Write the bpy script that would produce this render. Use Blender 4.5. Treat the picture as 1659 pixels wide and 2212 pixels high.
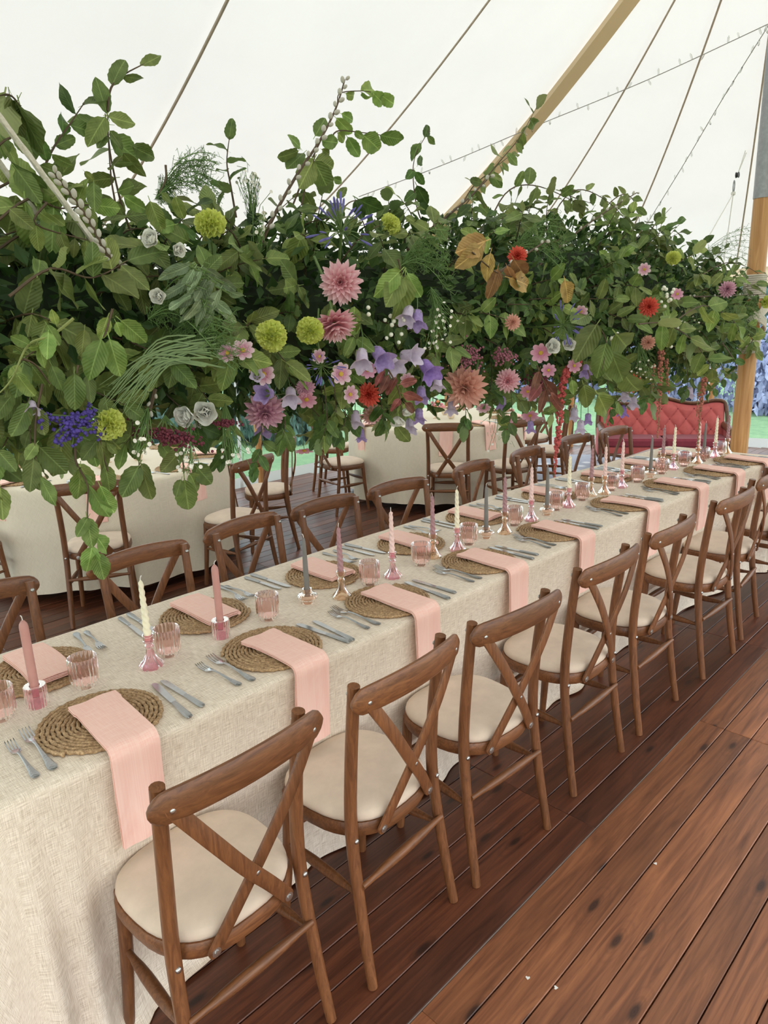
import bpy, math, random
import numpy as np
from mathutils import Vector, Matrix, Euler
random.seed(7)
rng = np.random.default_rng(7)
PI = math.pi
scene = bpy.context.scene
for o in list(bpy.data.objects): bpy.data.objects.remove(o)
C = scene.collection

# ------------------------------------------------------------------ camera, world, exposure
CF, CH = 1509.77, 1.6931                      # focal length in pixels of the 1659 x 2212 frame, eye height
CM = np.array([[0.71146908, 0.70183756, -0.03515379],
               [-0.15748372, 0.20799848, 0.96536807],
               [-0.6848435, 0.68129338, -0.25851248]])      # right, up, forward
cam = bpy.data.cameras.new('camera'); camo = bpy.data.objects.new('camera', cam); C.objects.link(camo)
cam.sensor_fit = 'HORIZONTAL'; cam.sensor_width = 36.0; cam.lens = CF / 1659 * 36
cam.clip_start = 0.05; cam.clip_end = 200
camo.matrix_world = Matrix(((CM[0][0], CM[1][0], -CM[2][0], 0), (CM[0][1], CM[1][1], -CM[2][1], 0),
                            (CM[0][2], CM[1][2], -CM[2][2], CH), (0, 0, 0, 1)))
scene.camera = camo
world = bpy.data.worlds.new('overcast_sky'); scene.world = world; world.use_nodes = True
bgn = world.node_tree.nodes['Background']; bgn.inputs[0].default_value = (0.91, 0.955, 1.0, 1); bgn.inputs[1].default_value = 2.4
sun = bpy.data.lights.new('sun_behind_cloud', 'SUN'); sun.energy = 1.8; sun.angle = 0.6; sun.color = (1, .95, .87)
suno = bpy.data.objects.new('sun_behind_cloud', sun); C.objects.link(suno); suno.rotation_euler = (math.radians(14), math.radians(22), 0)
scene.view_settings.view_transform = 'Standard'
try: scene.view_settings.look = 'None'
except Exception: pass
scene.view_settings.gamma = 1; scene.view_settings.use_curve_mapping = False
scene.view_settings.exposure = 0.5

def ray(x, y): return CM.T @ np.array([(x - 829.5) / CF, -(y - 1106) / CF, 1.0])
ORG = np.array([0, 0, CH])
def UZ(x, y, z=0.0): d = ray(x, y); return ORG + d * ((z - CH) / d[2])      # pixel onto a level surface
def UX(x, y, X): d = ray(x, y); return ORG + d * (X / d[0])                 # pixel onto an upright plane x = X

# ------------------------------------------------------------------ helpers: meshes
class G:
    def __init__(s): s.v = []; s.f = []; s.uv = None
    def add(s, v, f):
        n = len(s.v); s.v.extend([tuple(map(float, p)) for p in v]); s.f.extend([tuple(i + n for i in q) for q in f]); return s
    def join(s, g): return s.add(g.v, g.f)
    def xf(s, m): s.v = [tuple(m @ Vector(p)) for p in s.v]; return s
def mesh(name, g, m, smooth=True, ang=40):
    me = bpy.data.meshes.new(name); me.from_pydata(g.v, [], g.f)
    if g.uv is not None:
        uvl = me.uv_layers.new(name='UVMap'); li = np.zeros(len(me.loops), dtype=np.int32)
        me.loops.foreach_get('vertex_index', li); uvl.data.foreach_set('uv', np.asarray(g.uv, dtype=np.float32)[li].ravel())
    if smooth:
        me.polygons.foreach_set('use_smooth', [True] * len(me.polygons))
        try: me.set_sharp_from_angle(angle=math.radians(ang))
        except Exception: pass
    if m is not None: me.materials.append(m)
    me.update(); return me
def inst(name, me, parent=None, mw=None):
    o = bpy.data.objects.new(name, me); C.objects.link(o)
    if parent is not None: o.parent = parent
    if mw is not None: o.matrix_local = mw
    return o
def obj(name, g, m, parent=None, smooth=True, ang=40, mw=None): return inst(name, mesh(name, g, m, smooth, ang), parent, mw)
def tag(o, label, cat, group=None):
    o['label'] = label; o['category'] = cat
    if group: o['group'] = group
    return o
def thing(name, label, cat, loc=(0, 0, 0), rz=0, group=None):
    o = bpy.data.objects.new(name, None); C.objects.link(o); o.empty_display_size = .05
    o.location = loc; o.rotation_euler = (0, 0, rz); return tag(o, label, cat, group)
def struct(o): o['kind'] = 'structure'; return o
def dup(root, loc=None, rz=None, label=None, group=None):
    r = root.copy(); C.objects.link(r)
    if loc is not None: r.location = loc
    if rz is not None: r.rotation_euler = (0, 0, rz)
    if label: r['label'] = label
    if group: r['group'] = group
    for ch in list(root.children):
        c = ch.copy(); C.objects.link(c); c.parent = r
        for g in ch.children:
            d = g.copy(); C.objects.link(d); d.parent = c
    return r
def lathe(prof, n=24, flute=None, cap=True):
    g = G(); v = []; f = []
    for i, (r, z) in enumerate(prof):
        for k in range(n):
            a = 2 * PI * k / n; rr = r * (flute(a, i) if flute else 1)
            v.append((rr * math.cos(a), rr * math.sin(a), z))
    for i in range(len(prof) - 1):
        for k in range(n): f.append((i * n + k, i * n + (k + 1) % n, (i + 1) * n + (k + 1) % n, (i + 1) * n + k))
    if cap:
        f.append(tuple(range(n))[::-1]); f.append(tuple((len(prof) - 1) * n + k for k in range(n)))
    return g.add(v, f)
def frames(pts):
    P = [Vector(p) for p in pts]; n = len(P); T = []
    for i in range(n): T.append((P[min(i + 1, n - 1)] - P[max(i - 1, 0)]).normalized())
    u = T[0].orthogonal().normalized(); out = []
    for i in range(n):
        u = (u - T[i] * u.dot(T[i])); u = u.normalized() if u.length > 1e-6 else T[i].orthogonal().normalized()
        out.append((P[i], T[i], u, T[i].cross(u)))
    return out
def tube(pts, rad, n=8, cap=True, sect=None):
    if not hasattr(rad, '__len__'): rad = [rad] * len(pts)
    g = G(); v = []; f = []; F = frames(pts)
    for i, (p, t, a, b) in enumerate(F):
        for k in range(n):
            th = 2 * PI * k / n; s = sect(th, i) if sect else 1
            v.append(p + (a * math.cos(th) + b * math.sin(th)) * rad[i] * s)
    for i in range(len(F) - 1):
        for k in range(n): f.append((i * n + k, i * n + (k + 1) % n, (i + 1) * n + (k + 1) % n, (i + 1) * n + k))
    if cap: f.append(tuple(range(n))[::-1]); f.append(tuple((len(F) - 1) * n + k for k in range(n)))
    return g.add(v, f)
def smoothpts(pts, k=4):
    P = [np.array(p, float) for p in pts]; out = []
    for i in range(len(P) - 1):
        p0 = P[max(i - 1, 0)]; p1 = P[i]; p2 = P[i + 1]; p3 = P[min(i + 2, len(P) - 1)]
        for j in range(k):
            t = j / k
            out.append(.5 * ((2 * p1) + (p2 - p0) * t + (2 * p0 - 5 * p1 + 4 * p2 - p3) * t * t + (3 * p1 - p0 - 3 * p2 + p3) * t ** 3))
    out.append(P[-1]); return out
def interp(a, k, n):
    return list(np.interp(np.linspace(0, len(a) - 1, n), range(len(a)), a))
def rbox(x0, x1, y0, y1, z0, z1, b=.004):
    g = G(); v = []
    for (dx, dy, dz) in ((b, b, 0), (b, 0, b), (0, b, b)):
        for X in (x0 + dx, x1 - dx):
            for Y in (y0 + dy, y1 - dy):
                for Z in (z0 + dz, z1 - dz): v.append((X, Y, Z))
    I = lambda t, i, j, k: t * 8 + i * 4 + j * 2 + k
    f = []
    for k in (0, 1): q = [I(0, 0, 0, k), I(0, 1, 0, k), I(0, 1, 1, k), I(0, 0, 1, k)]; f.append(q if k else q[::-1])
    for j in (0, 1): q = [I(1, 0, j, 0), I(1, 1, j, 0), I(1, 1, j, 1), I(1, 0, j, 1)]; f.append(q[::-1] if j else q)
    for i in (0, 1): q = [I(2, i, 0, 0), I(2, i, 1, 0), I(2, i, 1, 1), I(2, i, 0, 1)]; f.append(q if i else q[::-1])
    for j in (0, 1):
        for k in (0, 1): f.append([I(0, 0, j, k), I(0, 1, j, k), I(1, 1, j, k), I(1, 0, j, k)])
    for i in (0, 1):
        for k in (0, 1): f.append([I(0, i, 0, k), I(0, i, 1, k), I(2, i, 1, k), I(2, i, 0, k)])
    for i in (0, 1):
        for j in (0, 1): f.append([I(1, i, j, 0), I(1, i, j, 1), I(2, i, j, 1), I(2, i, j, 0)])
    for i in (0, 1):
        for j in (0, 1):
            for k in (0, 1): f.append([I(0, i, j, k), I(1, i, j, k), I(2, i, j, k)])
    return g.add(v, [tuple(q) for q in f])
def grid(fn, nu, nv, flip=False, closeu=False):
    g = G(); v = [fn(i / (nu if closeu else nu - 1), j / (nv - 1)) for j in range(nv) for i in range(nu)]; f = []
    for j in range(nv - 1):
        for i in range(nu if closeu else nu - 1):
            q = (j * nu + i, j * nu + (i + 1) % nu, (j + 1) * nu + (i + 1) % nu, (j + 1) * nu + i); f.append(q[::-1] if flip else q)
    return g.add(v, f)
def loft(rings, cap=True):
    n = len(rings[0]); g = G(); v = [p for r in rings for p in r]; f = []
    for i in range(len(rings) - 1):
        for k in range(n): f.append((i * n + k, i * n + (k + 1) % n, (i + 1) * n + (k + 1) % n, (i + 1) * n + k))
    if cap: f.append(tuple(range(n))[::-1]); f.append(tuple((len(rings) - 1) * n + k for k in range(n)))
    return g.add(v, f)
def sheet(fn, nu, nv, th):                       # thin closed slab whose mid surface is fn(u, v)
    P = np.array([[fn(i / (nu - 1), j / (nv - 1)) for i in range(nu)] for j in range(nv)], float)
    du = np.gradient(P, axis=1); dv = np.gradient(P, axis=0); N = np.cross(du, dv); N /= (np.linalg.norm(N, axis=2, keepdims=True) + 1e-9)
    g = G(); A = (P + N * th / 2).reshape(-1, 3); B = (P - N * th / 2).reshape(-1, 3); n = nu * nv; f = []
    for j in range(nv - 1):
        for i in range(nu - 1):
            a, b, c, d = j * nu + i, j * nu + i + 1, (j + 1) * nu + i + 1, (j + 1) * nu + i
            f += [(a, b, c, d), (a + n, d + n, c + n, b + n)]
    bd = [i for i in range(nu)] + [j * nu + nu - 1 for j in range(1, nv)] + [(nv - 1) * nu + i for i in range(nu - 2, -1, -1)] + [j * nu for j in range(nv - 2, 0, -1)]
    for a, b in zip(bd, bd[1:] + bd[:1]): f.append((b, a, a + n, b + n))
    return g.add(list(A) + list(B), f)
_ico = None
def ico(r=1.0, c=(0, 0, 0), sub=1, s=(1, 1, 1)):
    import bmesh
    global _ico
    if _ico is None: _ico = {}
    if sub not in _ico:
        bm = bmesh.new(); bmesh.ops.create_icosphere(bm, subdivisions=sub, radius=1); bm.verts.ensure_lookup_table()
        _ico[sub] = ([tuple(v.co) for v in bm.verts], [tuple(v.index for v in f.verts) for f in bm.faces]); bm.free()
    v, f = _ico[sub]
    return G().add([(c[0] + p[0] * r * s[0], c[1] + p[1] * r * s[1], c[2] + p[2] * r * s[2]) for p in v], f)

# ------------------------------------------------------------------ helpers: materials
def srgb(r, g, b):
    f = lambda c: (c / 255 / 12.92) if c / 255 <= .04045 else ((c / 255 + .055) / 1.055) ** 2.4
    return (f(r), f(g), f(b), 1)
class N:
    def __init__(s, name):
        s.m = bpy.data.materials.new(name); s.m.use_nodes = True; s.t = s.m.node_tree; s.p = s.t.nodes['Principled BSDF']; s.out = s.t.nodes['Material Output']
    def n(s, typ, **kw):
        d = s.t.nodes.new(typ)
        for k, v in kw.items():
            if k in d.inputs: d.inputs[k].default_value = v
            else: setattr(d, k, v)
        return d
    def l(s, a, b): s.t.links.new(a, b)
    def coord(s, kind='Object', scale=(1, 1, 1), rnd=False):
        t = s.n('ShaderNodeTexCoord'); mp = s.n('ShaderNodeMapping'); mp.inputs['Scale'].default_value = scale; s.l(t.outputs[kind], mp.inputs['Vector'])
        if rnd:
            oi = s.n('ShaderNodeObjectInfo'); mu = s.n('ShaderNodeMath', operation='MULTIPLY'); mu.inputs[1].default_value = 91.7; s.l(oi.outputs['Random'], mu.inputs[0])
            cb = s.n('ShaderNodeCombineXYZ'); s.l(mu.outputs[0], cb.inputs[0]); s.l(mu.outputs[0], cb.inputs[1]); s.l(mu.outputs[0], cb.inputs[2]); s.l(cb.outputs[0], mp.inputs['Location'])
        return mp.outputs[0]
    def noise(s, vec, scale, detail=3, rough=.55, dist=0):
        d = s.n('ShaderNodeTexNoise'); d.inputs['Scale'].default_value = scale; d.inputs['Detail'].default_value = detail; d.inputs['Roughness'].default_value = rough; d.inputs['Distortion'].default_value = dist
        if vec is not None: s.l(vec, d.inputs['Vector'])
        return d.outputs['Fac']
    def ramp(s, fac, stops):
        d = s.n('ShaderNodeValToRGB'); e = d.color_ramp.elements
        while len(e) < len(stops): e.new(.5)
        for q, (p, c) in zip(e, stops): q.position = p; q.color = c
        s.l(fac, d.inputs[0]); return d.outputs[0]
    def mix(s, fac, a, b, mode='MIX'):
        d = s.n('ShaderNodeMix', data_type='RGBA', blend_type=mode)
        for v, k in ((fac, 0), (a, 6), (b, 7)):
            if hasattr(v, 'is_linked'): s.l(v, d.inputs[k])
            else: d.inputs[k].default_value = v
        return d.outputs[2]
    def math(s, op, a, b=0.0):
        d = s.n('ShaderNodeMath', operation=op)
        for v, k in ((a, 0), (b, 1)):
            if hasattr(v, 'is_linked'): s.l(v, d.inputs[k])
            else: d.inputs[k].default_value = v
        return d.outputs[0]
    def col(s, c): s.l(c, s.p.inputs['Base Color']) if hasattr(c, 'is_linked') else setattr(s.p.inputs['Base Color'], 'default_value', c); return s
    def bump(s, h, st=.2, d=.002):
        b = s.n('ShaderNodeBump'); b.inputs['Strength'].default_value = st; b.inputs['Distance'].default_value = d; s.l(h, b.inputs['Height']); s.l(b.outputs[0], s.p.inputs['Normal']); return s
    def set(s, **kw):
        for k, v in kw.items(): s.p.inputs[k.replace('_', ' ')].default_value = v
        return s
def simple(name, c, rough=.5, var=.15, scale=20, **kw):
    n = N(name); v = n.coord(rnd=True); f = n.noise(v, scale)
    lo = tuple(x * (1 - var) for x in c[:3]) + (1,); hi = tuple(min(1, x * (1 + var)) for x in c[:3]) + (1,)
    n.col(n.ramp(f, [(.3, lo), (.7, hi)])).set(Roughness=rough, **kw); return n.m
M = {}
def wood(name, dark, light, axis=(14, 1.2, 14), rough=.42, kn=False, vary=.35):
    n = N(name); v = n.coord(scale=axis, rnd=True)
    g = n.noise(v, 3.2, 5, .6, 1.2); fine = n.noise(n.coord(scale=tuple(a * 5 for a in axis), rnd=True), 4, 3)
    c = n.ramp(g, [(.28, dark), (.72, light)]); c = n.mix(n.math('MULTIPLY', fine, .35), c, dark)
    if kn:
        vo = n.n('ShaderNodeTexVoronoi', voronoi_dimensions='2D'); vo.inputs['Scale'].default_value = 1.0
        n.l(n.coord(scale=(5.2, 3.0, 1.0), rnd=True), vo.inputs['Vector'])
        k = n.ramp(vo.outputs['Distance'], [(.025, (1, 1, 1, 1)), (.075, (0, 0, 0, 1))]); c = n.mix(k, c, srgb(38, 20, 14))
        ring = n.math('SINE', n.math('MULTIPLY', vo.outputs['Distance'], 95.0)); near = n.ramp(vo.outputs['Distance'], [(.06, (1, 1, 1, 1)), (.24, (0, 0, 0, 1))])
        c = n.mix(n.math('MULTIPLY', n.math('MULTIPLY', n.math('MAXIMUM', ring, 0.0), near), .35), c, dark)
        big = n.noise(n.coord(scale=(1, .6, 1), rnd=True), 2.5, 2); c = n.mix(n.ramp(big, [(.5, (0, 0, 0, 1)), (.75, (.55, .55, .55, 1))]), c, tuple(x * .38 for x in dark[:3]) + (1,))
    oi = n.n('ShaderNodeObjectInfo'); hs = n.n('ShaderNodeHueSaturation'); n.l(c, hs.inputs['Color'])
    mr = n.n('ShaderNodeMapRange'); mr.inputs['To Min'].default_value = 1 - vary; mr.inputs['To Max'].default_value = 1 + vary; n.l(oi.outputs['Random'], mr.inputs[0]); n.l(mr.outputs[0], hs.inputs['Value'])
    n.col(hs.outputs[0]).set(Roughness=rough); n.bump(fine, .15, .001); return n.m
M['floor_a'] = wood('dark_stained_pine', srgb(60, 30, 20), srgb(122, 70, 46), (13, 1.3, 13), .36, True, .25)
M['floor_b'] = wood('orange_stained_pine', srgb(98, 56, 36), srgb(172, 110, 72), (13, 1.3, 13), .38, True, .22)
M['chair'] = wood('brown_beech', srgb(90, 54, 31), srgb(146, 95, 58), (30, 30, 3), .38, False, .14)
M['rail'] = wood('brown_beech_rail', srgb(90, 54, 31), srgb(146, 95, 58), (3, 30, 30), .38, False, .14)
M['pole'] = wood('honey_pine', srgb(172, 118, 66), srgb(222, 172, 112), (16, 16, .7), .4, False, .05)
M['sofawood'] = wood('carved_walnut', srgb(70, 42, 26), srgb(126, 84, 54), (8, 8, 8), .4, False, .1)
def weave(name, c0, c1, sc=260, rough=.9, uv=True, amount=.9, fine=True):
    n = N(name); k = 'UV' if uv else 'Object'
    a = n.noise(n.coord(k, (sc, sc * .045, 1)), 1, 2, .6); b = n.noise(n.coord(k, (sc * .045, sc, 1)), 1, 2, .6)
    s = n.math('ADD', n.math('MULTIPLY', a, .5), n.math('MULTIPLY', b, .5)); big = n.noise(n.coord(k, (6, 6, 1)), 1, 2)
    c = n.ramp(s, [(.36, c0), (.6, c1)])
    n.col(c).set(Roughness=rough, Specular_IOR_Level=.15); n.bump(s, .35 * amount, .0008); return n.m
M['linen'] = weave('oatmeal_linen', srgb(202, 183, 160), srgb(252, 239, 222), 620)
M['linen_round'] = weave('plain_cream_cloth', srgb(214, 202, 180), srgb(228, 217, 196), 300, amount=.3)
M['napkin'] = weave('pink_linen', srgb(248, 196, 182), srgb(255, 216, 202), 400, .95, False, .35)
def velvet(name, c, sheen=.4):
    n = N(name); v = n.coord(rnd=True); f = n.noise(v, 14, 4, .6); g2 = n.noise(v, 240, 2)
    n.col(n.ramp(f, [(.3, tuple(x * .86 for x in c[:3]) + (1,)), (.7, c)])).set(Roughness=.9, Sheen_Weight=sheen, Specular_IOR_Level=.1); n.bump(g2, .15, .001); return n.m
M['seat'] = velvet('oatmeal_velvet', srgb(224, 204, 184), .1)
M['sofa'] = velvet('rose_velvet', srgb(196, 100, 97), .15)
M['sofaseat'] = velvet('plum_rose_velvet', srgb(140, 60, 72), .15)
M['bolt'] = simple('zinc_bolt', srgb(190, 190, 188), .3, .1, 300, Metallic=1.0)
M['silver'] = simple('polished_steel', srgb(178, 179, 180), .18, .06, 60, Metallic=1.0)
M['silverrel'] = (lambda n: (n.col(srgb(172, 173, 173)).set(Roughness=.3, Metallic=1.0), n.bump(n.noise(n.coord(), 210, 3), .8, .002), n.m)[2])(N('patterned_steel'))
def rope_mat(name, a, b):
    n = N(name); f = n.noise(n.coord(scale=(1, 1, 1)), 160, 3, .7); g2 = n.noise(n.coord(), 30, 2)
    n.col(n.mix(n.math('MULTIPLY', g2, .5), n.ramp(f, [(.3, a), (.7, b)]), a)).set(Roughness=.75); n.bump(f, .4, .002); return n.m
M['seagrass'] = rope_mat('seagrass', srgb(128, 94, 60), srgb(232, 198, 152))
M['rope'] = rope_mat('cream_rope', srgb(196, 186, 170), srgb(228, 222, 210))
def glass(name, c, rough=.04, ior=1.3):
    n = N(name); n.col(c).set(Roughness=rough, IOR=ior, Transmission_Weight=.94); return n.m
M['g_pink'] = glass('pink_glass', srgb(255, 208, 220)); M['g_peach'] = glass('peach_glass', srgb(252, 224, 206)); M['g_amber'] = glass('champagne_glass', srgb(253, 228, 200))
M['g_rose'] = glass('blush_glass', srgb(240, 216, 209), .04, 1.27); M['g_clear'] = glass('clear_glass', srgb(240, 232, 230))
def wax(name, c): return simple(name, c, .45, .04, 30, Subsurface_Weight=.15, Subsurface_Radius=(.01, .006, .004))
M['w_rose'] = wax('dusty_rose_wax', srgb(196, 142, 132)); M['w_cream'] = wax('cream_wax', srgb(244, 234, 204)); M['w_grey'] = wax('grey_wax', srgb(122, 118, 112))
M['w_mauve'] = wax('mauve_wax', srgb(170, 128, 130)); M['w_blush'] = wax('blush_wax', srgb(240, 206, 196)); M['wick'] = simple('wick', srgb(230, 222, 214), .9)
M['ceramic'] = simple('cream_ceramic', srgb(228, 208, 180), .5, .06)
M['steel'] = simple('galvanised_steel', srgb(150, 152, 154), .4, .12, 40, Metallic=.8)
M['white'] = simple('white_webbing', srgb(222, 220, 214), .8, .04)
M['black'] = simple('black_metal', srgb(30, 30, 32), .4, .1)
M['cord'] = simple('taupe_cord', srgb(186, 168, 152), .8, .1)
M['wire'] = simple('pale_cable', srgb(150, 146, 142), .6, .1); M['bulb'] = glass('little_bulb', srgb(232, 232, 228), .1)
# tent canvas: a thin cloth that scatters and lets daylight through
def canvas(name, c, tr=.55):
    n = N(name); d = n.n('ShaderNodeBsdfDiffuse'); t = n.n('ShaderNodeBsdfTranslucent'); mx = n.n('ShaderNodeMixShader'); f = n.noise(n.coord(), 1.1, 4)
    cc = n.ramp(f, [(.25, tuple(x * .96 for x in c[:3]) + (1,)), (.6, c)]); n.l(cc, d.inputs[0]); n.l(cc, t.inputs[0]); mx.inputs[0].default_value = tr
    n.l(d.outputs[0], mx.inputs[1]); n.l(t.outputs[0], mx.inputs[2]); n.l(mx.outputs[0], n.out.inputs[0]); return n.m
M['canvas'] = canvas('white_sailcloth', (.885, .87, .845, 1), .222); M['band'] = canvas('tan_canvas_band', srgb(238, 220, 190), .35); M['skirt'] = canvas('white_skirt', (.82, .82, .82, 1), .35)
def pvc(name):
    n = N(name); t = n.n('ShaderNodeBsdfTransparent'); t.inputs[0].default_value = (.86, .95, .97, 1); gl = n.n('ShaderNodeBsdfGlossy'); gl.inputs['Roughness'].default_value = .06
    fr = n.n('ShaderNodeFresnel'); fr.inputs[0].default_value = 1.4; b = n.n('ShaderNodeBump'); b.inputs['Strength'].default_value = .25; b.inputs['Distance'].default_value = .05
    n.l(n.noise(n.coord(), 3.0, 2), b.inputs['Height']); n.l(b.outputs[0], gl.inputs['Normal'])
    mx = n.n('ShaderNodeMixShader'); n.l(fr.outputs[0], mx.inputs[0]); n.l(t.outputs[0], mx.inputs[1]); n.l(gl.outputs[0], mx.inputs[2]); n.l(mx.outputs[0], n.out.inputs[0]); return n.m
M['pvc'] = pvc('clear_tent_window')

# ------------------------------------------------------------------ the tent: canvas roof, clear walls, poles
PX, PY, APEX, EAVE = -1.68, 5.25, 4.75, 2.2
PY2 = -3.5
def ridge(y):
    y = min(max(y, PY2), PY); u = (y - PY2) / (PY - PY2); return np.array([PX, y, APEX - .6 * math.sin(PI * u)])
def eave_end(a, s=1):
    c = PY if s > 0 else PY2
    k = max(0.0, -math.cos(a)); return np.array([PX - (4.72 if math.cos(a) > 0 else 3.05) * math.cos(a), c + s * 4.6 * math.sin(a), EAVE + .15 * k])
def roofpt(e, r, t, drop=0.0):
    p = e + (r - e) * t; p[2] = e[2] + (r[2] - e[2]) * (t - .10 * math.sin(PI * t)) - drop; return p
XR, EVR = 3.05, 2.35                            # unseen aisle side opened: roof shortened, edge raised to let in sky light
loop = []
for y in np.linspace(PY2, PY, 25)[:-1]: loop.append((np.array([PX - 4.72, y, EAVE]), ridge(y)))
for a in np.linspace(0, PI, 37)[:-1]: loop.append((eave_end(a), ridge(PY)))
for y in np.linspace(PY, PY2, 25)[:-1]: loop.append((np.array([PX + XR, y, EVR]), ridge(y)))
for a in np.linspace(PI, 0, 37)[:-1]: loop.append((eave_end(a, -1), ridge(PY2)))
nl = len(loop)
g = grid(lambda u, v: roofpt(loop[int(round(u * nl)) % nl][0], loop[int(round(u * nl)) % nl][1], v), nl, 15, closeu=True)
ceil_o = struct(obj('ceiling', g, M['canvas'], ang=80))
# seam ropes and bands running up the roof to the pole head
def seam(name, e, r, rad, m, label, cat, group, t0=0.0, t1=1.0):
    return tag(obj(name, tube([roofpt(e, r, t, .012 + rad) for t in np.linspace(t0, t1, 20)], rad, 6), m), label, cat, group)
R1 = ridge(PY)
for e in ((-5.628, 7.771), (-4.614, 8.853), (-3.302, 9.57)):
    seam('roof_rope', np.array([e[0], e[1], EAVE]), R1, .008, M['cord'], 'thin taupe rope fanning down white canvas from tall timber pole head', 'rope', 'roof ropes fanning from the pole', t1=.97)
seam('roof_rope', np.array([-6.4, 4.4, EAVE]), ridge(4.0), .007, M['cord'], 'thin taupe rope down white canvas roof beside the wide tan band', 'rope', t1=.98, group=None)
seam('roof_rope', np.array([-6.4, 2.6, EAVE]), ridge(2.25), .009, M['cord'], 'thicker tan rope down white canvas roof above the leftmost round table', 'rope', t1=.98, group=None)
e = np.array([-6.286, 6.254, EAVE]); g = G()
side = np.cross(R1 - e, (0, 0, 1)); side /= np.linalg.norm(side); rings = []
for t in np.linspace(0, .97, 20):
    p = roofpt(e, R1, t, .02); rings.append([p - side * .075, p + side * .075, p + side * .075 - np.array([0, 0, .045]), p - side * .075 - np.array([0, 0, .045])])
bd = obj('roof_band', loft(rings), M['band'], smooth=False)
tag(bd, 'wide tan band running up the white canvas to the pole head', 'roof band')
for t in (.55, .68, .81):
    p = roofpt(e, R1, t, .05) - side * .08; q = inst('light_clip', mesh('light_clip', tube([p, p + np.array([-.05, .0, -.02])], .006, 5), M['wire']), bd)
# walls
verts_l = [np.array([-6.4, y]) for y in (-3.5, -1.2, .35, 2.45, 4.35)] + [eave_end(a * PI / 180)[:2] for a in (3, 24, 46, 68, 84)]
verts_r = [eave_end(a * PI / 180)[:2] for a in (84, 98, 118, 140, 162, 180)] + [np.array([PX + XR, y]) for y in (3.0, .8, -1.3, -3.5)]
verts_n = [np.array([-6.4, -3.5])] + [eave_end(a * PI / 180, -1)[:2] for a in (30, 60, 90, 120, 150)] + [np.array([PX + XR, -3.5])]
def outw(p, k): c = np.array([PX, min(max(p[1], PY2), PY)]); d = p - c; return p + d / np.linalg.norm(d) * k
tp = 0
def make_wall(name, vs):
    w = struct(obj(name, sum_g([wallstrip(vs, z0, z1, o0, o1) for z0, z1, o0, o1 in ((-.1, .10, .16, .15),)]), M['skirt'], smooth=False))
    obj('valance', wallstrip(vs, 2.02, 2.215, .03, .01), M['band'], w, smooth=False)
    for a, b in zip(vs[:-1], vs[1:]):
        if b[0] > .9 and b[1] < 5.2: continue           # unseen aisle side gets no panes, so more daylight comes in
        A, B = (np.append(outw(q, .15), .1) for q in (a, b)); A2, B2 = (np.append(outw(q, .03), 2.02) for q in (a, b))
        obj('window_pane', G().add([A, B, B2, A2], [(0, 1, 2, 3)]), M['pvc'], w, smooth=False)
    for a in vs:
        A = np.append(outw(a, .13), -.08); B = np.append(outw(a, .02), 2.2); d = (np.append(a, 0) - np.array([PX, a[1], 0])); t_ = np.array([-d[1], d[0], 0]); t_ = t_ / (np.linalg.norm(t_) + 1e-6) * .06
        obj('edge_tape', G().add([A + t_, A + t_ * 1.7, B + t_ * 1.7, B + t_], [(0, 1, 2, 3)]), M['skirt'], w, smooth=False)
    return w
def wallstrip(vs, z0, z1, o0, o1):
    g = G()
    for a, b in zip(vs[:-1], vs[1:]):
        g.add([np.append(outw(a, o0), z0), np.append(outw(b, o0), z0), np.append(outw(b, o1), z1), np.append(outw(a, o1), z1)], [(0, 1, 2, 3)])
    return g
def sum_g(L):
    g = G()
    for q in L: g.join(q)
    return g
make_wall('wall_left', verts_l); make_wall('wall_right', verts_r); make_wall('wall_front', verts_n)
pm = mesh('post', tube([(0, 0, 0), (0, 0, 1.2), (0, 0, 2.18)], [.036, .036, .034], 10), M['pole'])
for v in (verts_l[2], verts_l[3], verts_l[4], verts_l[6], verts_l[7], verts_l[8], verts_r[1], verts_r[3], verts_r[6], verts_r[8]):
    p = outw(v, -.14); lab = 'slim timber eave post standing against the clear tent wall'
    tag(inst('eave_post', pm, None, Matrix.Translation((p[0], p[1], 0))), lab, 'tent post', 'eave posts along the clear walls')
# king pole with steel sleeve and rope lashing
kp = thing('tent_pole', 'tall honey timber tent pole with steel sleeve at the table end', 'tent pole', (PX, PY, 0))
obj('pole_shaft', lathe([(.052, 0), (.056, .3), (.058, 1.2), (.056, 2.42)], 20), M['pole'], kp)
obj('steel_sleeve', lathe([(.060, 2.40), (.060, 3.0), (.060, 3.3)], 20), M['steel'], kp)
obj('upper_shaft', lathe([(.055, 3.29), (.05, 4.0), (.045, 4.72)], 16), M['pole'], kp)
lash = thing('rope_lashing', 'cream rope wound tightly round the tall timber pole beside the flowers', 'rope', (PX, PY, 0))
for z in list(np.arange(1.775, 1.92, .013)) + list(np.arange(1.42, 1.50, .013)):
    obj('rope_turn', tube([((.058 + .008) * math.cos(a), (.058 + .008) * math.sin(a), z + .006 * a / 6.28) for a in np.linspace(0, 2 * PI, 19)], .0068, 6), M['rope'], lash)
for k in range(7):
    for s in (-1, 1):
        pts = [((.066 + .05 * math.sin(PI * t)) * math.cos(a), (.066 + .05 * math.sin(PI * t)) * math.sin(a), 1.50 + .03 + .22 * t + .008 * k) for t, a in zip(np.linspace(0, 1, 12), np.linspace(-2.6, .6, 12) if s > 0 else np.linspace(.6, -2.6, 12))]
        obj('rope_turn', tube(pts, .0068, 6), M['rope'], lash)
kp2 = thing('tent_pole', 'second timber tent pole at the opposite end of the ridge', 'tent pole', (PX, PY2, 0))
obj('pole_shaft', lathe([(.052, 0), (.058, 1.2), (.045, 4.72)], 16), M['pole'], kp2)

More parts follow.
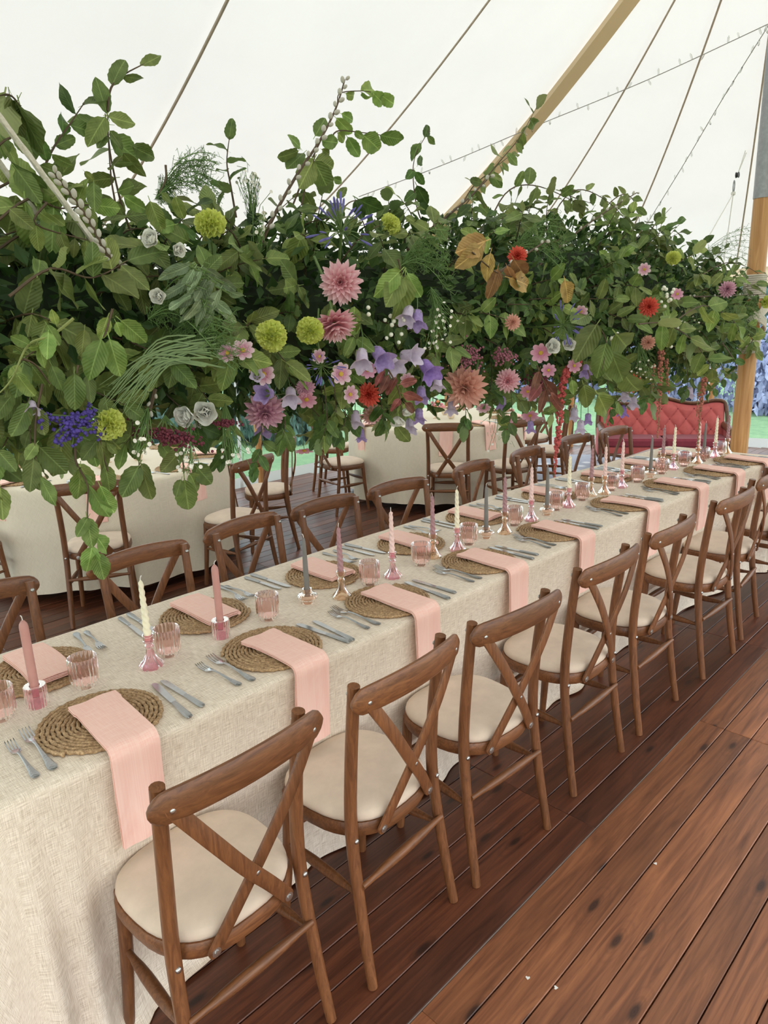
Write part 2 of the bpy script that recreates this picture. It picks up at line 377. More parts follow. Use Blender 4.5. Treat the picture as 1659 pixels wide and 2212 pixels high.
# ------------------------------------------------------------------ floor of separate planks
FX0, FX1, BW, PL = -6.5, 3.1, .1045, 1.80
sub = []
for v in verts_l[1:] + verts_r[1:-1]: sub.append((*outw(v, .1), -.035))
fl = struct(obj('floor', G().add([(p[0], p[1], -.03) for p in sub] + [(p[0], p[1], -.09) for p in sub],
    [tuple(range(len(sub)))[::-1], tuple(range(len(sub), 2 * len(sub)))] + [(i, (i + 1) % len(sub), (i + 1) % len(sub) + len(sub), i + len(sub)) for i in range(len(sub))]), simple('dark_gap', srgb(26, 18, 14), .9), smooth=False))
def inside(x, y):
    if y <= PY: return -6.45 < x < 1.5
    return ((x - PX) / (4.74 if x < PX else 3.1)) ** 2 + ((y - PY) / 4.62) ** 2 < 1
W8 = BW * 8; cand = []
c0 = -0.955
for ci in range(-7, 5):
    xs = c0 + ci * W8; off = 1.02 if ci % 2 == 0 else 1.92
    for k in range(-3, 6):
        ya, yb = off + k * PL, off + (k + 1) * PL
        for b in range(8):
            x = xs + (b + .5) * BW
            y0, y1 = max(ya, -2.2), yb
            if not inside(x, y0 + .02) and not inside(x, y1 - .02): continue
            while y1 > y0 + .1 and not inside(x, y1): y1 -= .05
            if y1 - y0 < .12: continue
            cand.append((x, y0, y1, ci))
plank = {k: mesh('plank', rbox(-BW / 2 + .0016, BW / 2 - .0016, -.5, .5, -.03, 0, .0018), M[k], smooth=False) for k in ('floor_a', 'floor_b')}
def vis(c):
    x, y0, y1, ci = c; best = 0
    for y in np.linspace(y0, y1, 5):
        d = CM @ (np.array([x, y, 0]) - ORG)
        if d[2] > .3 and abs(d[0] / d[2]) < .62 and abs(d[1] / d[2]) < .82: best = max(best, 1 / d[2])
    return best
cand.sort(key=lambda c: -vis(c)); rest = {'floor_a': G(), 'floor_b': G()}
for i, (x, y0, y1, ci) in enumerate(cand):
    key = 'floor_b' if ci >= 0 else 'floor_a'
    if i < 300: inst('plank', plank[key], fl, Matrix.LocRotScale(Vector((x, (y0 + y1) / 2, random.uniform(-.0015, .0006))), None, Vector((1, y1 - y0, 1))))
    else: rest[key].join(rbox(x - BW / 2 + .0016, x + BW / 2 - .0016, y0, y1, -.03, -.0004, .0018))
obj('joint_strip', rbox(-.9562, -.9538, -2, 5, -.006, .0002, .0004), simple('pale_joint', srgb(120, 106, 98), .8), fl, smooth=False)
for key in rest:
    ro = obj('far_planks', rest[key], M[key], fl, smooth=False); ro['kind'] = 'stuff'

# ------------------------------------------------------------------ outside: lawn, shrubs and bank
n = N('lawn'); f = n.noise(n.coord(), 5, 5, .7); f2 = n.noise(n.coord(), 60, 2); c = n.ramp(f, [(.3, srgb(86, 118, 84)), (.7, srgb(122, 150, 108))]); c = n.mix(n.math('MULTIPLY', f2, .35), c, srgb(70, 100, 70)); n.col(c).set(Roughness=.9); n.bump(f2, .6, .03); M['lawn'] = n.m
struct(obj('ground', G().add([(-60, -40, -.12), (60, -40, -.12), (60, 60, -.12), (-60, 60, -.12)], [(0, 1, 2, 3)]), M['lawn'], smooth=False))
def leafmat(name, a, b, rough=.5, tr=.25):
    n = N(name); f = n.noise(n.coord(rnd=True), 9, 3); oi = n.n('ShaderNodeObjectInfo'); c = n.ramp(f, [(.3, a), (.7, b)])
    hs = n.n('ShaderNodeHueSaturation'); mr = n.n('ShaderNodeMapRange'); mr.inputs['To Min'].default_value = .72; mr.inputs['To Max'].default_value = 1.25; n.l(oi.outputs['Random'], mr.inputs[0]); n.l(mr.outputs[0], hs.inputs['Value']); n.l(c, hs.inputs['Color'])
    n.col(hs.outputs[0]).set(Roughness=rough, Specular_IOR_Level=.3); t = n.n('ShaderNodeBsdfTranslucent'); n.l(hs.outputs[0], t.inputs[0]); mx = n.n('ShaderNodeMixShader'); mx.inputs[0].default_value = tr
    n.l(n.p.outputs[0], mx.inputs[1]); n.l(t.outputs[0], mx.inputs[2]); n.l(mx.outputs[0], n.out.inputs[0]); return n.m
M['hedge'] = leafmat('shrub_leaf', srgb(58, 86, 82), srgb(112, 144, 132)); M['bank'] = leafmat('hazed_blue_bank', srgb(98, 106, 140), srgb(168, 172, 200)); M['fleck'] = simple('pale_blossom', srgb(216, 220, 236), .8)  # bluish haze and tint of the clear walls put into both shrub colours
def shrub_mesh(seed, nleaf, mt, size=.07):
    r = np.random.default_rng(seed); g = G()
    for i in range(nleaf):
        d = r.normal(size=3); d[2] = abs(d[2]) * .9 + .02; d /= np.linalg.norm(d); k = r.uniform(.72, 1.02) * (1 + .16 * math.sin(5 * d[0] + seed) * math.cos(4 * d[1] * 1.3)); p = d * k
        a = r.normal(size=3); a /= np.linalg.norm(a); b = np.cross(a, d + r.normal(size=3) * .4); b /= (np.linalg.norm(b) + 1e-6); s = size * r.uniform(.6, 1.4)
        g.add([p - a * s, p + b * s * .5, p + a * s, p - b * s * .5], [(0, 1, 2, 3)])
    return mesh('foliage', g, mt, smooth=False)
sm = [shrub_mesh(3 + i, 2600, M['hedge']) for i in range(2)]; bm_ = [shrub_mesh(13 + i, 2600, M['bank'], .06) for i in range(2)]; fm = [shrub_mesh(23, 90, M['fleck'], .03)]
trunkm = mesh('stem', tube([(0, 0, -.05), (0, 0, .5)], [.05, .03], 7), M['sofawood'])
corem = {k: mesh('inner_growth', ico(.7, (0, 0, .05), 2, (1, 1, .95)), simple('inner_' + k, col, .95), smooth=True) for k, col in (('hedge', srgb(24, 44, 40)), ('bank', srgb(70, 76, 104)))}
def shrub(x, y, s, h, kind, label, group):
    t = thing('garden_shrub', label, 'shrub', (x, y, -.12), random.uniform(0, 6), group); sc = Matrix.Diagonal((s, s, h, 1))
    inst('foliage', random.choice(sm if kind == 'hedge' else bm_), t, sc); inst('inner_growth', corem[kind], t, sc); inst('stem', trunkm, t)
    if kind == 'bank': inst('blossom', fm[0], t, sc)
for k in range(5): shrub(-9.6 - .3 * (k % 2), -1.6 + 2.2 * k, .9, 2.3 + .4 * (k % 3), 'hedge', 'dark blue-green shrub growing outside the clear tent wall', 'dark shrubs outside the clear wall')
for k in range(6): shrub(-9.0 + 2.6 * k, 14.6 + .3 * (k % 2), 1.1, 2.0 + .4 * (k % 2), 'bank', 'shrub with blue haze in its colour and pale flecks beyond the lawn', 'haze-blue shrubs beyond the lawn')
for k in range(6): shrub(-26 + 3.8 * k, 11 + 2.6 * k, 1.8, 4.2 + .8 * (k % 2), 'hedge', 'tall dark shrub at the far edge of the lawn', 'tall shrubs at the far edge of the lawn')
for k in range(4): shrub(9 + .5 * (k % 2), -3 + 4.6 * k, 1.9, 2.6, 'hedge', 'broad dark shrub on the lawn beyond the open aisle side', 'broad shrubs on the lawn')

ORD = ['first', 'second', 'third', 'fourth', 'fifth', 'sixth', 'seventh', 'eighth', 'ninth', 'tenth', 'eleventh', 'twelfth', 'thirteenth', 'fourteenth', 'fifteenth', 'sixteenth']
END = ' from the table end without the pole'
# ------------------------------------------------------------------ long table: trestle and draped linen cloth
def bend(y): return .045 * max(0, y - 2.9) ** 1.3
TX0, TX1, TY0, TY1, TZ = -2.235, -1.452, .27, 5.06, .765
tt = thing('trestle_table', 'long trestle table hidden under the draped oatmeal linen cloth', 'table', ((TX0 + TX1) / 2, 0, 0))
hw = (TX1 - TX0) / 2 - .03
obj('tabletop', rbox(-hw, hw, TY0 + .04, TY1 - .08, .72, .745), M['floor_b'], tt)
for y in (.6, 2.2, 3.0, 4.6):
    for s in (-1, 1): obj('leg', tube([(s * .26, y, 0), (s * .22, y, .72)], .018, 8), M['steel'], tt)
def perim(n):
    r = .03; cx, cy = (TX0 + TX1) / 2, (TY0 + TY1) / 2; a, b = (TX1 - TX0) / 2, (TY1 - TY0) / 2; pts = []
    segs = [((a, -b + r), (a, b - r), (1, 0)), ((a - r, b), (-a + r, b), (0, 1)), ((-a, b - r), (-a, -b + r), (-1, 0)), ((-a + r, -b), (a - r, -b), (0, -1))]
    for (p, q, nn), k, (ccx, ccy, a0) in zip(segs, (270, 64, 270, 64), ((a - r, b - r, 0), (-a + r, b - r, PI / 2), (-a + r, -b + r, PI), (a - r, -b + r, 1.5 * PI))):
        for i in range(k): t = i / k; pts.append((cx + p[0] + (q[0] - p[0]) * t, cy + p[1] + (q[1] - p[1]) * t, nn[0], nn[1], 0.0))
        for i in range(8): th = a0 + PI / 2 * i / 8; pts.append((cx + ccx + r * math.cos(th), cy + ccy + r * math.sin(th), math.cos(th), math.sin(th), math.sin(2 * (th - a0))))
    return pts
PM = perim(0); npm = len(PM)
cd = np.array([min(min(math.hypot(p[0] - X, p[1] - Y) for X in (TX0, TX1)) for Y in (TY0, TY1)) if True else 0 for p in PM])
cd = np.array([min(math.hypot(p[0] - X, p[1] - Y) for X in (TX0, TX1) for Y in (TY0, TY1)) for p in PM])
sl = np.cumsum([0] + [math.hypot(PM[i + 1][0] - PM[i][0], PM[i + 1][1] - PM[i][1]) for i in range(npm - 1)])
V = []; UVs = []; g = G()
depths = [-.3915, -.2, -.08, -.02, 0, .012, .03, .07, .13, .2, .28, .36, .44, .52, .6, .66, .71, .745, .762, .77]
for d in depths:
    for i, (x, y, nx, ny, cnr) in enumerate(PM):
        if d <= 0:
            k = -d / .3915; X = x + (-(nx) * (-d)) ; Y = y - ny * (-d) * (1 if abs(ny) > .01 else 1)
            X = (TX0 + TX1) / 2 + (x - (TX0 + TX1) / 2) * (1 - k); Y = min(max(y, TY0 + .385 * k), TY1 - .385 * k)
            Z = TZ - (.004 if d == 0 else 0) + .0012 * math.sin(23 * X + 3) * math.sin(7 * Y); u, v_ = X, Y
        else:
            q = d / .77; near = math.exp(-(cd[i] / .22) ** 2)
            w = .010 * q * math.sin(5.1 * sl[i] + 1) + .012 * q ** 1.6 * math.sin(11 * sl[i] + 2 * math.sin(sl[i] * 2.3)) + .006 * q * math.sin(27 * sl[i])
            o = .006 - (.085 * q * (1 - near) if abs(nx) > .7 else 0) + w * .8 + near * q * (.06 + .034 * math.sin(66 * sl[i]))
            if abs(ny) > .7: o += .05 * q + .055 * q ** 1.3 * math.sin(17 * sl[i] + .5) + .028 * q ** 1.5 * math.sin(37 * sl[i] + 1.3)
            pool = max(0, (d - .66) / .11); o += pool ** 2 * (.012 + .05 * max(0, math.sin(3.1 * sl[i] + .7)) ** 3 + .012 * math.sin(19 * sl[i]))
            Z = TZ - d + (.004 if d < .02 else 0); Z = max(Z, .004 + .004 * (1 + math.sin(19 * sl[i]))) if d > .7 else Z
            X, Y = x + nx * o, y + ny * o; u, v_ = (x + nx * d, y + ny * d)
        V.append((X + bend(Y), Y, Z)); UVs.append((u, v_))
F = []
for j in range(len(depths) - 1):
    for i in range(npm): F.append((j * npm + i, (j + 1) * npm + i, (j + 1) * npm + (i + 1) % npm, j * npm + (i + 1) % npm))
g.v, g.f, g.uv = V, F, UVs
tag(obj('tablecloth', g, M['linen'], ang=75), 'oatmeal woven linen cloth draped to the floor over the long table', 'tablecloth')

# ------------------------------------------------------------------ cross-back chair
def seat_outline(k=1.0, n=40, dy=0):
    o = []
    for i in range(n):
        a = 2 * PI * i / n; ca, sa = math.cos(a), math.sin(a); e = 2 / 2.7
        o.append((math.copysign(abs(ca) ** e, ca) * (.184 + .016 * sa) * k, math.copysign(abs(sa) ** e, sa) * .180 * k - .028 + dy))
    return o
def strap(pts, w, th, n_end=3):
    P = [Vector(p) for p in smoothpts(pts, 5)]; rings = []; L = len(P)
    for i, p in enumerate(P):
        t = (P[min(i + 1, L - 1)] - P[max(i - 1, 0)]).normalized(); nrm = Vector((0, 1, 0)); sd = t.cross(nrm).normalized(); nr = sd.cross(t).normalized()
        rings.append((p, t, sd, nr, w))
    e0, e1 = rings[0], rings[-1]; full = []
    for q in (1.0, .85, .5): full.append((e0[0] - e0[1] * w * q, e0[1], e0[2], e0[3], w * math.sqrt(max(.02, 1 - q * q))))
    full += rings
    for q in (.5, .85, 1.0): full.append((e1[0] + e1[1] * w * q, e1[1], e1[2], e1[3], w * math.sqrt(max(.02, 1 - q * q))))
    return loft([[p + s * (ww * a) + nn * (th * b) for a, b in ((-1, -.6), (-.86, -1), (.86, -1), (1, -.6), (1, .6), (.86, 1), (-.86, 1), (-1, .6))] for p, t, s, nn, ww in full])
boltm = mesh('bolt', lathe([(.0072, 0), (.0072, .0015), (.006, .004), (.003, .0055), (.0005, .006)], 10), M['bolt'])
washm = mesh('washer_bolt', lathe([(.011, 0), (.011, .0015), (.006, .0018), (.0058, .004), (.001, .0045)], 12), M['bolt'])
def make_chair(label):
    t = thing('cross_back_chair', label, 'chair')
    for s in (-1, 1):
        p = smoothpts([(s * .185, -.228, 0), (s * .178, -.194, .2), (s * .171, -.166, .44), (s * .169, -.176, .65), (s * .173, -.203, .872)], 4)
        obj('rear_leg', tube(p, interp([.0135, .0155, .017, .0165, .0155], 4, len(p)), 12), M['chair'], t)
        p = smoothpts([(s * .150, .100, .435), (s * .156, .112, .25), (s * .170, .135, 0)], 4)
        obj('front_leg', tube(p, interp([.0175, .0165, .013], 4, len(p)), 12), M['chair'], t)
        p = [(s * (.174 + (.156 - .174) * u), -.185 + (.112 + .185) * u, .262) for u in np.linspace(0, 1, 9)]
        obj('side_stretcher', tube(p, [.008, .0085, .0125, .0145, .0148, .0145, .0125, .0085, .008], 10), M['chair'], t)
        # a bowed slat from the top corner down to the opposite side of the seat frame
        z0 = .004 if s > 0 else -.004
        sl_ = strap([(s * .172, -.2465, .845), (s * .10, -.252 + z0, .73), (s * .03, -.242 + z0 * 1.6, .62), (-s * .04, -.226 + z0, .52), (-s * .098, -.208, .432)], .0165, .0045)
        sp = obj('cross_slat', sl_, M['chair'], t)
        inst('bolt', boltm, sp, Matrix.Translation((s * .172, -.251, .845)) @ Matrix.Rotation(PI / 2, 4, 'X'))
        inst('bolt', washm, sp, Matrix.Translation((-s * .098, -.213, .432)) @ Matrix.Rotation(PI / 2, 4, 'X'))
        inst('bolt', boltm, t, Matrix.Translation((s * .172, -.184, .845)) @ Matrix.Rotation(-PI / 2, 4, 'X'))
        inst('bolt', boltm, t, Matrix.Translation((s * .1715, -.183, .425)) @ Matrix.Rotation(PI / 2, 4, 'X'))
    for nm, y, z, xw in (('rear_stretcher', -.196, .292, .172), ('front_stretcher', .110, .30, .152)):
        p = [(xw * u, y, z) for u in np.linspace(-1, 1, 9)]
        obj(nm, tube(p, [.0085, .009, .0125, .0142, .0146, .0142, .0125, .009, .0085], 10), M['rail'], t)
    inst('bolt', boltm, t, Matrix.Translation((0, -.243, .585)) @ Matrix.Rotation(PI / 2, 4, 'X'))
    rings = []; xs = [-.213, -.209, -.2, -.187, -.17] + list(np.linspace(-.15, .15, 13)) + [.17, .187, .2, .209, .213]
    for x in xs:
        q = 1 - (x / .213) ** 2; e = max(0, (abs(x) - .178) / .035); h = .0335 * math.sqrt(max(.03, 1 - e * e)) + .002 * q; y = -.231 - .036 * q; zc = .846 + .010 * q; th = .011 * (1 - .45 * e)
        sl2 = .036 * 2 * x / .213 ** 2; L = math.hypot(1, sl2); nx, ny = -sl2 / L, 1 / L
        rings.append([(x + nx * b * th, y + ny * b * th, zc + a * h) for a, b in ((-1, -.35), (-.7, -.9), (0, -1.05), (.7, -.9), (1, -.35), (1, .35), (.7, .9), (0, 1.0), (-.7, .9), (-1, .35))])
    obj('top_rail', loft(rings), M['rail'], t, ang=50)
    o = lambda k, z: [(x, y, z) for x, y in seat_outline(k)]
    obj('seat_frame', loft([o(.93, .405), o(1.0, .409), o(1.025, .42), o(1.025, .44), o(1.0, .449), o(.9, .450)]), M['rail'], t, ang=35)
    obj('seat_cushion', loft([o(.93, .447), o(.985, .451), o(1.0, .460), o(.99, .469), o(.95, .477), o(.86, .483), o(.7, .488), o(.45, .491), o(.15, .4925)]), M['seat'], t, ang=60)
    return t
CH0 = None; CHN = [0]
def chair(x, y, face, label, group=None):
    global CH0
    ang = math.atan2(face[1], face[0]) - PI / 2
    if CH0 is None: CH0 = make_chair(label); c = CH0
    else: c = dup(CH0, label=label)
    c.location = (x, y, 0); c.rotation_euler = (0, 0, ang)
    if group: c['group'] = group
    elif 'group' in c: del c['group']
    return c
# chairs on the aisle side, backs to the aisle (x, y of the rear feet come from the floor under each leg)
GR = 'chairs along the aisle side of the long table'; GL = 'chairs on the long table side facing the round tables'
for i, (xr, y, a) in enumerate([(-1.105, .66, 0.03), (-1.1096, 1.163, .068), (-1.0947, 1.625, -.063), (-1.1043, 2.2066, -.005), (-1.1034, 2.7336, .0066), (-1.0833, 3.378, -.033), (-1.12, 3.93, .10), (-1.10, 4.48, 0.0), (-1.08, 4.98, 0.05)]):
    f = np.array([-math.cos(a), -math.sin(a)]); c = np.array([xr, y]) + f * .222
    chair(c[0], c[1], f, ORD[i] + ' brown cross-back chair on the aisle side' + END, GR)
for i, (y, x, a) in enumerate([(.57, -2.50, .0), (1.15, -2.46, .02), (1.655, -2.50, .1), (2.12, -2.49, .0), (2.615, -2.475, -.08), (3.245, -2.46, .1), (3.81, -2.46, .1), (4.44, -2.47, -.04), (4.92, -2.42, -.05)]):
    f = np.array([math.cos(a), math.sin(a)]); c = np.array([x, y]) + f * .19
    chair(c[0], c[1], f, ORD[i] + ' cross-back chair facing away from the round tables' + END, GL)

# ------------------------------------------------------------------ place settings
def rope_mat_mesh():
    R, pitch, g = .148, .0114, G(); L = []; th = 0.9; rr = .006
    while rr < R: L.append((rr * math.cos(th), rr * math.sin(th), .006 + .0006 * math.sin(th * 3.3))); rr_step = .0042 / max(rr, .01); th += rr_step; rr = .006 + pitch * th / (2 * PI)
    return tube(L, .0054, 6, sect=lambda a, i: (1.0 + .36 * math.sin(2 * a + i * .95)))
matm = mesh('placemat', rope_mat_mesh(), M['seagrass'], ang=180)
def loftx(st): # stations along x: (x, half width, z mid, half thickness)
    return loft([[(x, -w, z), (x, -w * .6, z + t), (x, w * .6, z + t), (x, w, z), (x, w * .6, z - t), (x, -w * .6, z - t)] for x, w, z, t in st])
def make_fork(L=.205, label='', group=''):
    t = thing('fork', label, 'fork', group=group)
    obj('handle', loftx([(-L / 2, .003, .004, .0012), (-L / 2 + .004, .008, .004, .0018), (-L / 2 + .014, .0105, .004, .002), (-L / 2 + .03, .0085, .0042, .002), (-L / 2 + .055, .0055, .006, .002), (0, .0032, .010, .002), (L / 2 - .085, .003, .0105, .002), (L / 2 - .07, .0045, .009, .0018)]), M['silverrel'], t)
    h = loftx([(L / 2 - .074, .004, .0095, .0014), (L / 2 - .066, .009, .0075, .0012), (L / 2 - .055, .0118, .005, .001), (L / 2 - .043, .0122, .004, .001)])
    for y in (-.0104, -.0035, .0035, .0104):
        h.join(loft([[(x, y - w, z), (x, y + w, z), (x, y + w, z + .0018), (x, y - w, z + .0018)] for x, w, z in ((L / 2 - .046, .0019, .0032), (L / 2 - .02, .0016, .0045), (L / 2 - .004, .0011, .009), (L / 2, .0006, .0105))]))
    obj('tines', h, M['silver'], t); return t
def make_knife(L=.225, label='', group=''):
    t = thing('knife', label, 'knife', group=group)
    obj('handle', loftx([(-L / 2, .004, .0045, .002), (-L / 2 + .005, .0085, .0045, .0038), (-L / 2 + .02, .0098, .0045, .004), (-L / 2 + .05, .0085, .0045, .004), (-L / 2 + .088, .0072, .0045, .0036), (-L / 2 + .095, .006, .0045, .003)]), M['silverrel'], t)
    out = [(-L / 2 + .093, -.0045), (-L / 2 + .10, -.008), (-L / 2 + .12, -.0085), (L / 2 - .03, -.0105), (L / 2 - .012, -.009), (L / 2 - .003, -.004), (L / 2, .003), (L / 2 - .004, .0065), (L / 2 - .03, .0085), (-L / 2 + .10, .0075), (-L / 2 + .093, .0045)]
    obj('blade', loft([[(x, y, .0036) for x, y in out], [(x, y, .0052) for x, y in out]]), M['silver'], t, smooth=False); return t
def napkin_long(seed):                       # lies on the mat, then falls over the table edge
    r = np.random.default_rng(seed); L = .255; D = .25 + .02 * r.uniform(-1, 1); W = .118; ph = r.uniform(0, 6); k0 = r.uniform(-.012, .012)
    def path(s, y, lift):
        e = .235                               # local +x points to the diner, edge at x = e - .235 + ...
        if s < L: x = -L + s + .13; z = .015 + lift; off = 0
        else: off = s - L; x = .13; z = 0
        R = .022
        if s < L - R: return x + .024, .019 + lift + .003 * math.sin(9 * s + ph) * (1 - s / L)
        a = min((s - (L - R)) / (R * 1.3), PI / 2); xx = .154 - R + (R + lift) * math.sin(a); zz = .019 - R + (R + lift) * math.cos(a)
        dn = max(0, s - (L - R) - R * 1.3 * PI / 2); return xx + .006 * math.sin(7 * dn + ph) * dn / .25 - .02 * dn, zz - dn
    g = G()
    for lay, (dw, dl, ds) in enumerate(((0, .0, 0), (.003, .0035, .004), (.0015, .007, .001))):
        def fn(u, v, dw=dw, dl=dl, ds=ds):
            s = (L + D) * v + (ds if v > .5 else -ds); y = (u - .5) * (W - dw) + k0 * v + .004 * math.sin(5 * v + ph) + (.006 if v < .08 else 0) * (u - .5)
            x, z = path(max(0, s), y, dl + .0025 * math.sin(3 * u * PI + 8 * v + ph) * (.35 + .65 * abs(v - .45)))
            return (x, y, z)
        g.join(sheet(fn, 9, 42, .0022))
    return mesh('napkin', g, M['napkin'], ang=60)
def napkin_flat(seed):
    r = np.random.default_rng(seed); W, L = .118, .25; ph = r.uniform(0, 6); g = G()
    for dl, k in ((0, 0), (.0035, .003), (.007, .0), (.0105, .002)):
        g.join(sheet(lambda u, v, dl=dl, k=k: ((v - .5) * (L - k), (u - .5) * (W - k * 2) + .004 * math.sin(4 * v + ph),   .018 + dl + .004 * math.sin(2.4 * u + 5 * v + ph) * (v - .4) ** 2 + (.003 * (dl / .01) * math.cos(PI * (u - .5)))), 8, 22, .0022))
    # rolled fold along one side
    g.join(tube([((v - .5) * L, W / 2 - .001 + .004 * math.sin(4 * v + ph), .0205 + .002 * math.sin(6 * v)) for v in np.linspace(0, 1, 14)], .0062, 8))
    return mesh('napkin', g, M['napkin'], ang=60)
NL = [napkin_long(i) for i in range(4)]; NF = [napkin_flat(10 + i) for i in range(3)]
FORK = KNIFE = None
def fork(loc, rz, label, group, L=1.0):
    global FORK
    if FORK is None: FORK = make_fork(label=label, group=group); f = FORK
    else: f = dup(FORK, label=label, group=group)
    f.location = loc; f.rotation_euler = (0, 0, rz); f.scale = (L, L, 1)
def knife(loc, rz, label, group, L=1.0):
    global KNIFE
    if KNIFE is None: KNIFE = make_knife(label=label, group=group); f = KNIFE
    else: f = dup(KNIFE, label=label, group=group)
    f.location = loc; f.rotation_euler = (0, 0, rz); f.scale = (L, L, 1)
def placemat(x, y, z, label, group): tag(inst('placemat', matm, None, Matrix.Translation((x, y, z)) @ Matrix.Rotation(random.uniform(0, 6), 4, 'Z')), label, 'placemat', group)
TT = TZ + .0008
PR = [(232, 1565), (604, 1407), (856, 1304), (1063, 1219), (1207, 1151), (1349, 1089), (1457, 1048), (1540, 1018), (1608, 996)]
PLm = [(80, 1450), (442, 1328), (700, 1240), (886, 1174), (1030, 1117), (1187, 1069), (1308, 1031), (1393, 1006), (1470, 985)]
for i, (px, py) in enumerate(PR):
    p = UZ(px, py, TZ + .006); x, y = p[0], p[1]; x = min(x, TX1 + bend(y) - .152); j = lambda s=.012: random.uniform(-s, s); ex = TX1 + bend(y)
    placemat(x, y, TT, ORD[i] + ' seagrass mat on the aisle side' + END, 'aisle side seagrass mats')
    yo = y + .008 + j(.008); tag(inst('napkin', NL[i % 4], None, Matrix.Translation((ex - .13, yo, TT))), ORD[i] + ' pink napkin hanging over the aisle edge' + END, 'napkin', 'pink napkins hanging on the aisle side')
    for d, L in ((-.195, .93), (-.157, 1.07)): fork((ex - .13 - (.012 if L > 1 else 0) + j(.006), y + d + j(.004), TT), PI + j(.08), ('shorter' if L < 1 else 'longer') + ' fork at the ' + ORD[i] + ' aisle-side place' + END, ('short' if L < 1 else 'long') + ' forks on the aisle side', L)
    for d, L in ((.168, 1.04), (.205, .93)): knife((ex - .118 + j(.006), y + d + j(.004), TT), PI + j(.1), ('shorter' if L < 1 else 'longer') + ' knife at the ' + ORD[i] + ' aisle-side place' + END, ('short' if L < 1 else 'long') + ' knives on the aisle side', L)
for i, (px, py) in enumerate(PLm):
    p = UZ(px, py, TZ + .006); x, y = p[0], p[1]; x = max(x, TX0 + bend(y) + .155); j = lambda s=.012: random.uniform(-s, s); ex = TX0 + bend(y)
    placemat(x, y, TT, ORD[i] + ' mat under a flat folded napkin' + END, 'far side seagrass mats')
    tag(inst('napkin', NF[i % 3], None, Matrix.Translation((x - .012 + j(), y + j(), TT)) @ Matrix.Rotation(j(.06), 4, 'Z')), ORD[i] + ' pink napkin folded flat on its mat' + END, 'napkin', 'folded napkins on the far side')
    for d, L in ((.172, 1.05), (.205, .93)): fork((ex + .15 + j(.01), y + d + j(.006), TT), j(.12) - .06, ('shorter' if L < 1 else 'longer') + ' fork by the ' + ORD[i] + ' flat folded napkin' + END, ('short' if L < 1 else 'long') + ' forks on the far side', L)
    for d, L in ((-.175, 1.04), (-.21, .93)): knife((ex + .15 + j(.01), y + d + j(.006), TT), j(.12), ('shorter' if L < 1 else 'longer') + ' knife by the ' + ORD[i] + ' flat folded napkin' + END, ('short' if L < 1 else 'long') + ' knives on the far side', L)

# ------------------------------------------------------------------ glassware and candles
def flute(n, a): return lambda t, i: 1 + a * math.cos(n * t)
def fl_sel(n, amps): return lambda t, i: 1 + amps[i] * math.cos(n * t)
prof = [(.001, .013), (.031, .013), (.0335, .018), (.0345, .03), (.0355, .087), (.0362, .089), (.0376, .0875), (.0368, .03), (.0355, .018), (.030, .012), (.029, .003), (.027, 0), (.001, 0)]
am = [0, 0, .0, .01, .01, 0, .03, .045, .035, 0, 0, 0, 0]
tum = mesh('tumbler', lathe(prof, 96, fl_sel(24, am), cap=False), M['g_rose'])
ped_prof = [(.001, .082), (.0115, .082), (.0118, .100), (.0145, .1015), (.0165, .0995), (.016, .096), (.0135, .094), (.0135, .084), (.016, .082), (.016, .079), (.012, .076), (.009, .072), (.0125, .067), (.0125, .062), (.009, .058), (.010, .050), (.0135, .038), (.020, .024), (.030, .014), (.0345, .009), (.0345, .003), (.033, 0), (.001, 0)]
pam = [0, 0, 0, .0, .0, 0, .03, .03, .0, 0, 0, .03, .06, .06, .03, .06, .07, .08, .07, .05, .04, .03, 0]
pedm = mesh('pedestal', lathe(ped_prof, 80, fl_sel(10, pam), cap=False), M['g_pink'])
def diamond(t, i): return 1 + (.05 if i > 4 and i < 21 else 0) * math.cos(14 * t + (PI if i % 2 else 0))
amp_prof = [(.001, .082), (.0115, .082), (.0118, .100), (.0150, .1015), (.0170, .0985), (.0165, .094), (.0160, .089), (.0155, .084), (.012, .079), (.0095, .075), (.0125, .070), (.0135, .066), (.0125, .062), (.0095, .057), (.0105, .050), (.0125, .043), (.0155, .035), (.0195, .027), (.0250, .019), (.0310, .012), (.0345, .007), (.0345, .002), (.033, 0), (.001, 0)]
ambm = mesh('pedestal', lathe(amp_prof, 84, diamond, cap=False), M['g_amber'])
sq_prof = [(.001, .030), (.0115, .030), (.0118, .052), (.0165, .0535), (.0175, .052), (.0172, .042), (.0178, .038), (.030, .034), (.0355, .027), (.0355, .020), (.031, .014), (.0235, .011), (.0235, .002), (.022, 0), (.001, 0)]
sqm = mesh('squat_holder', lathe(sq_prof, 96, fl_sel(24, [0, 0, 0, 0, 0, 0, 0, .02, .02, .02, .02, 0, 0, 0, 0]), cap=False), M['g_peach'])
fc_prof = [(.001, .025), (.0125, .025), (.013, .058), (.017, .060), (.026, .0585), (.0275, .055), (.0275, .004), (.026, 0), (.001, 0)]
fcm = mesh('fluted_holder', lathe(fc_prof, 96, fl_sel(22, [0, 0, 0, .0, .03, .03, .03, .02, 0]), cap=False), M['g_pink'])
waxm = mesh('cup_liner', lathe([(.0112, .0835), (.0112, .0985)], 14), M['steel'])
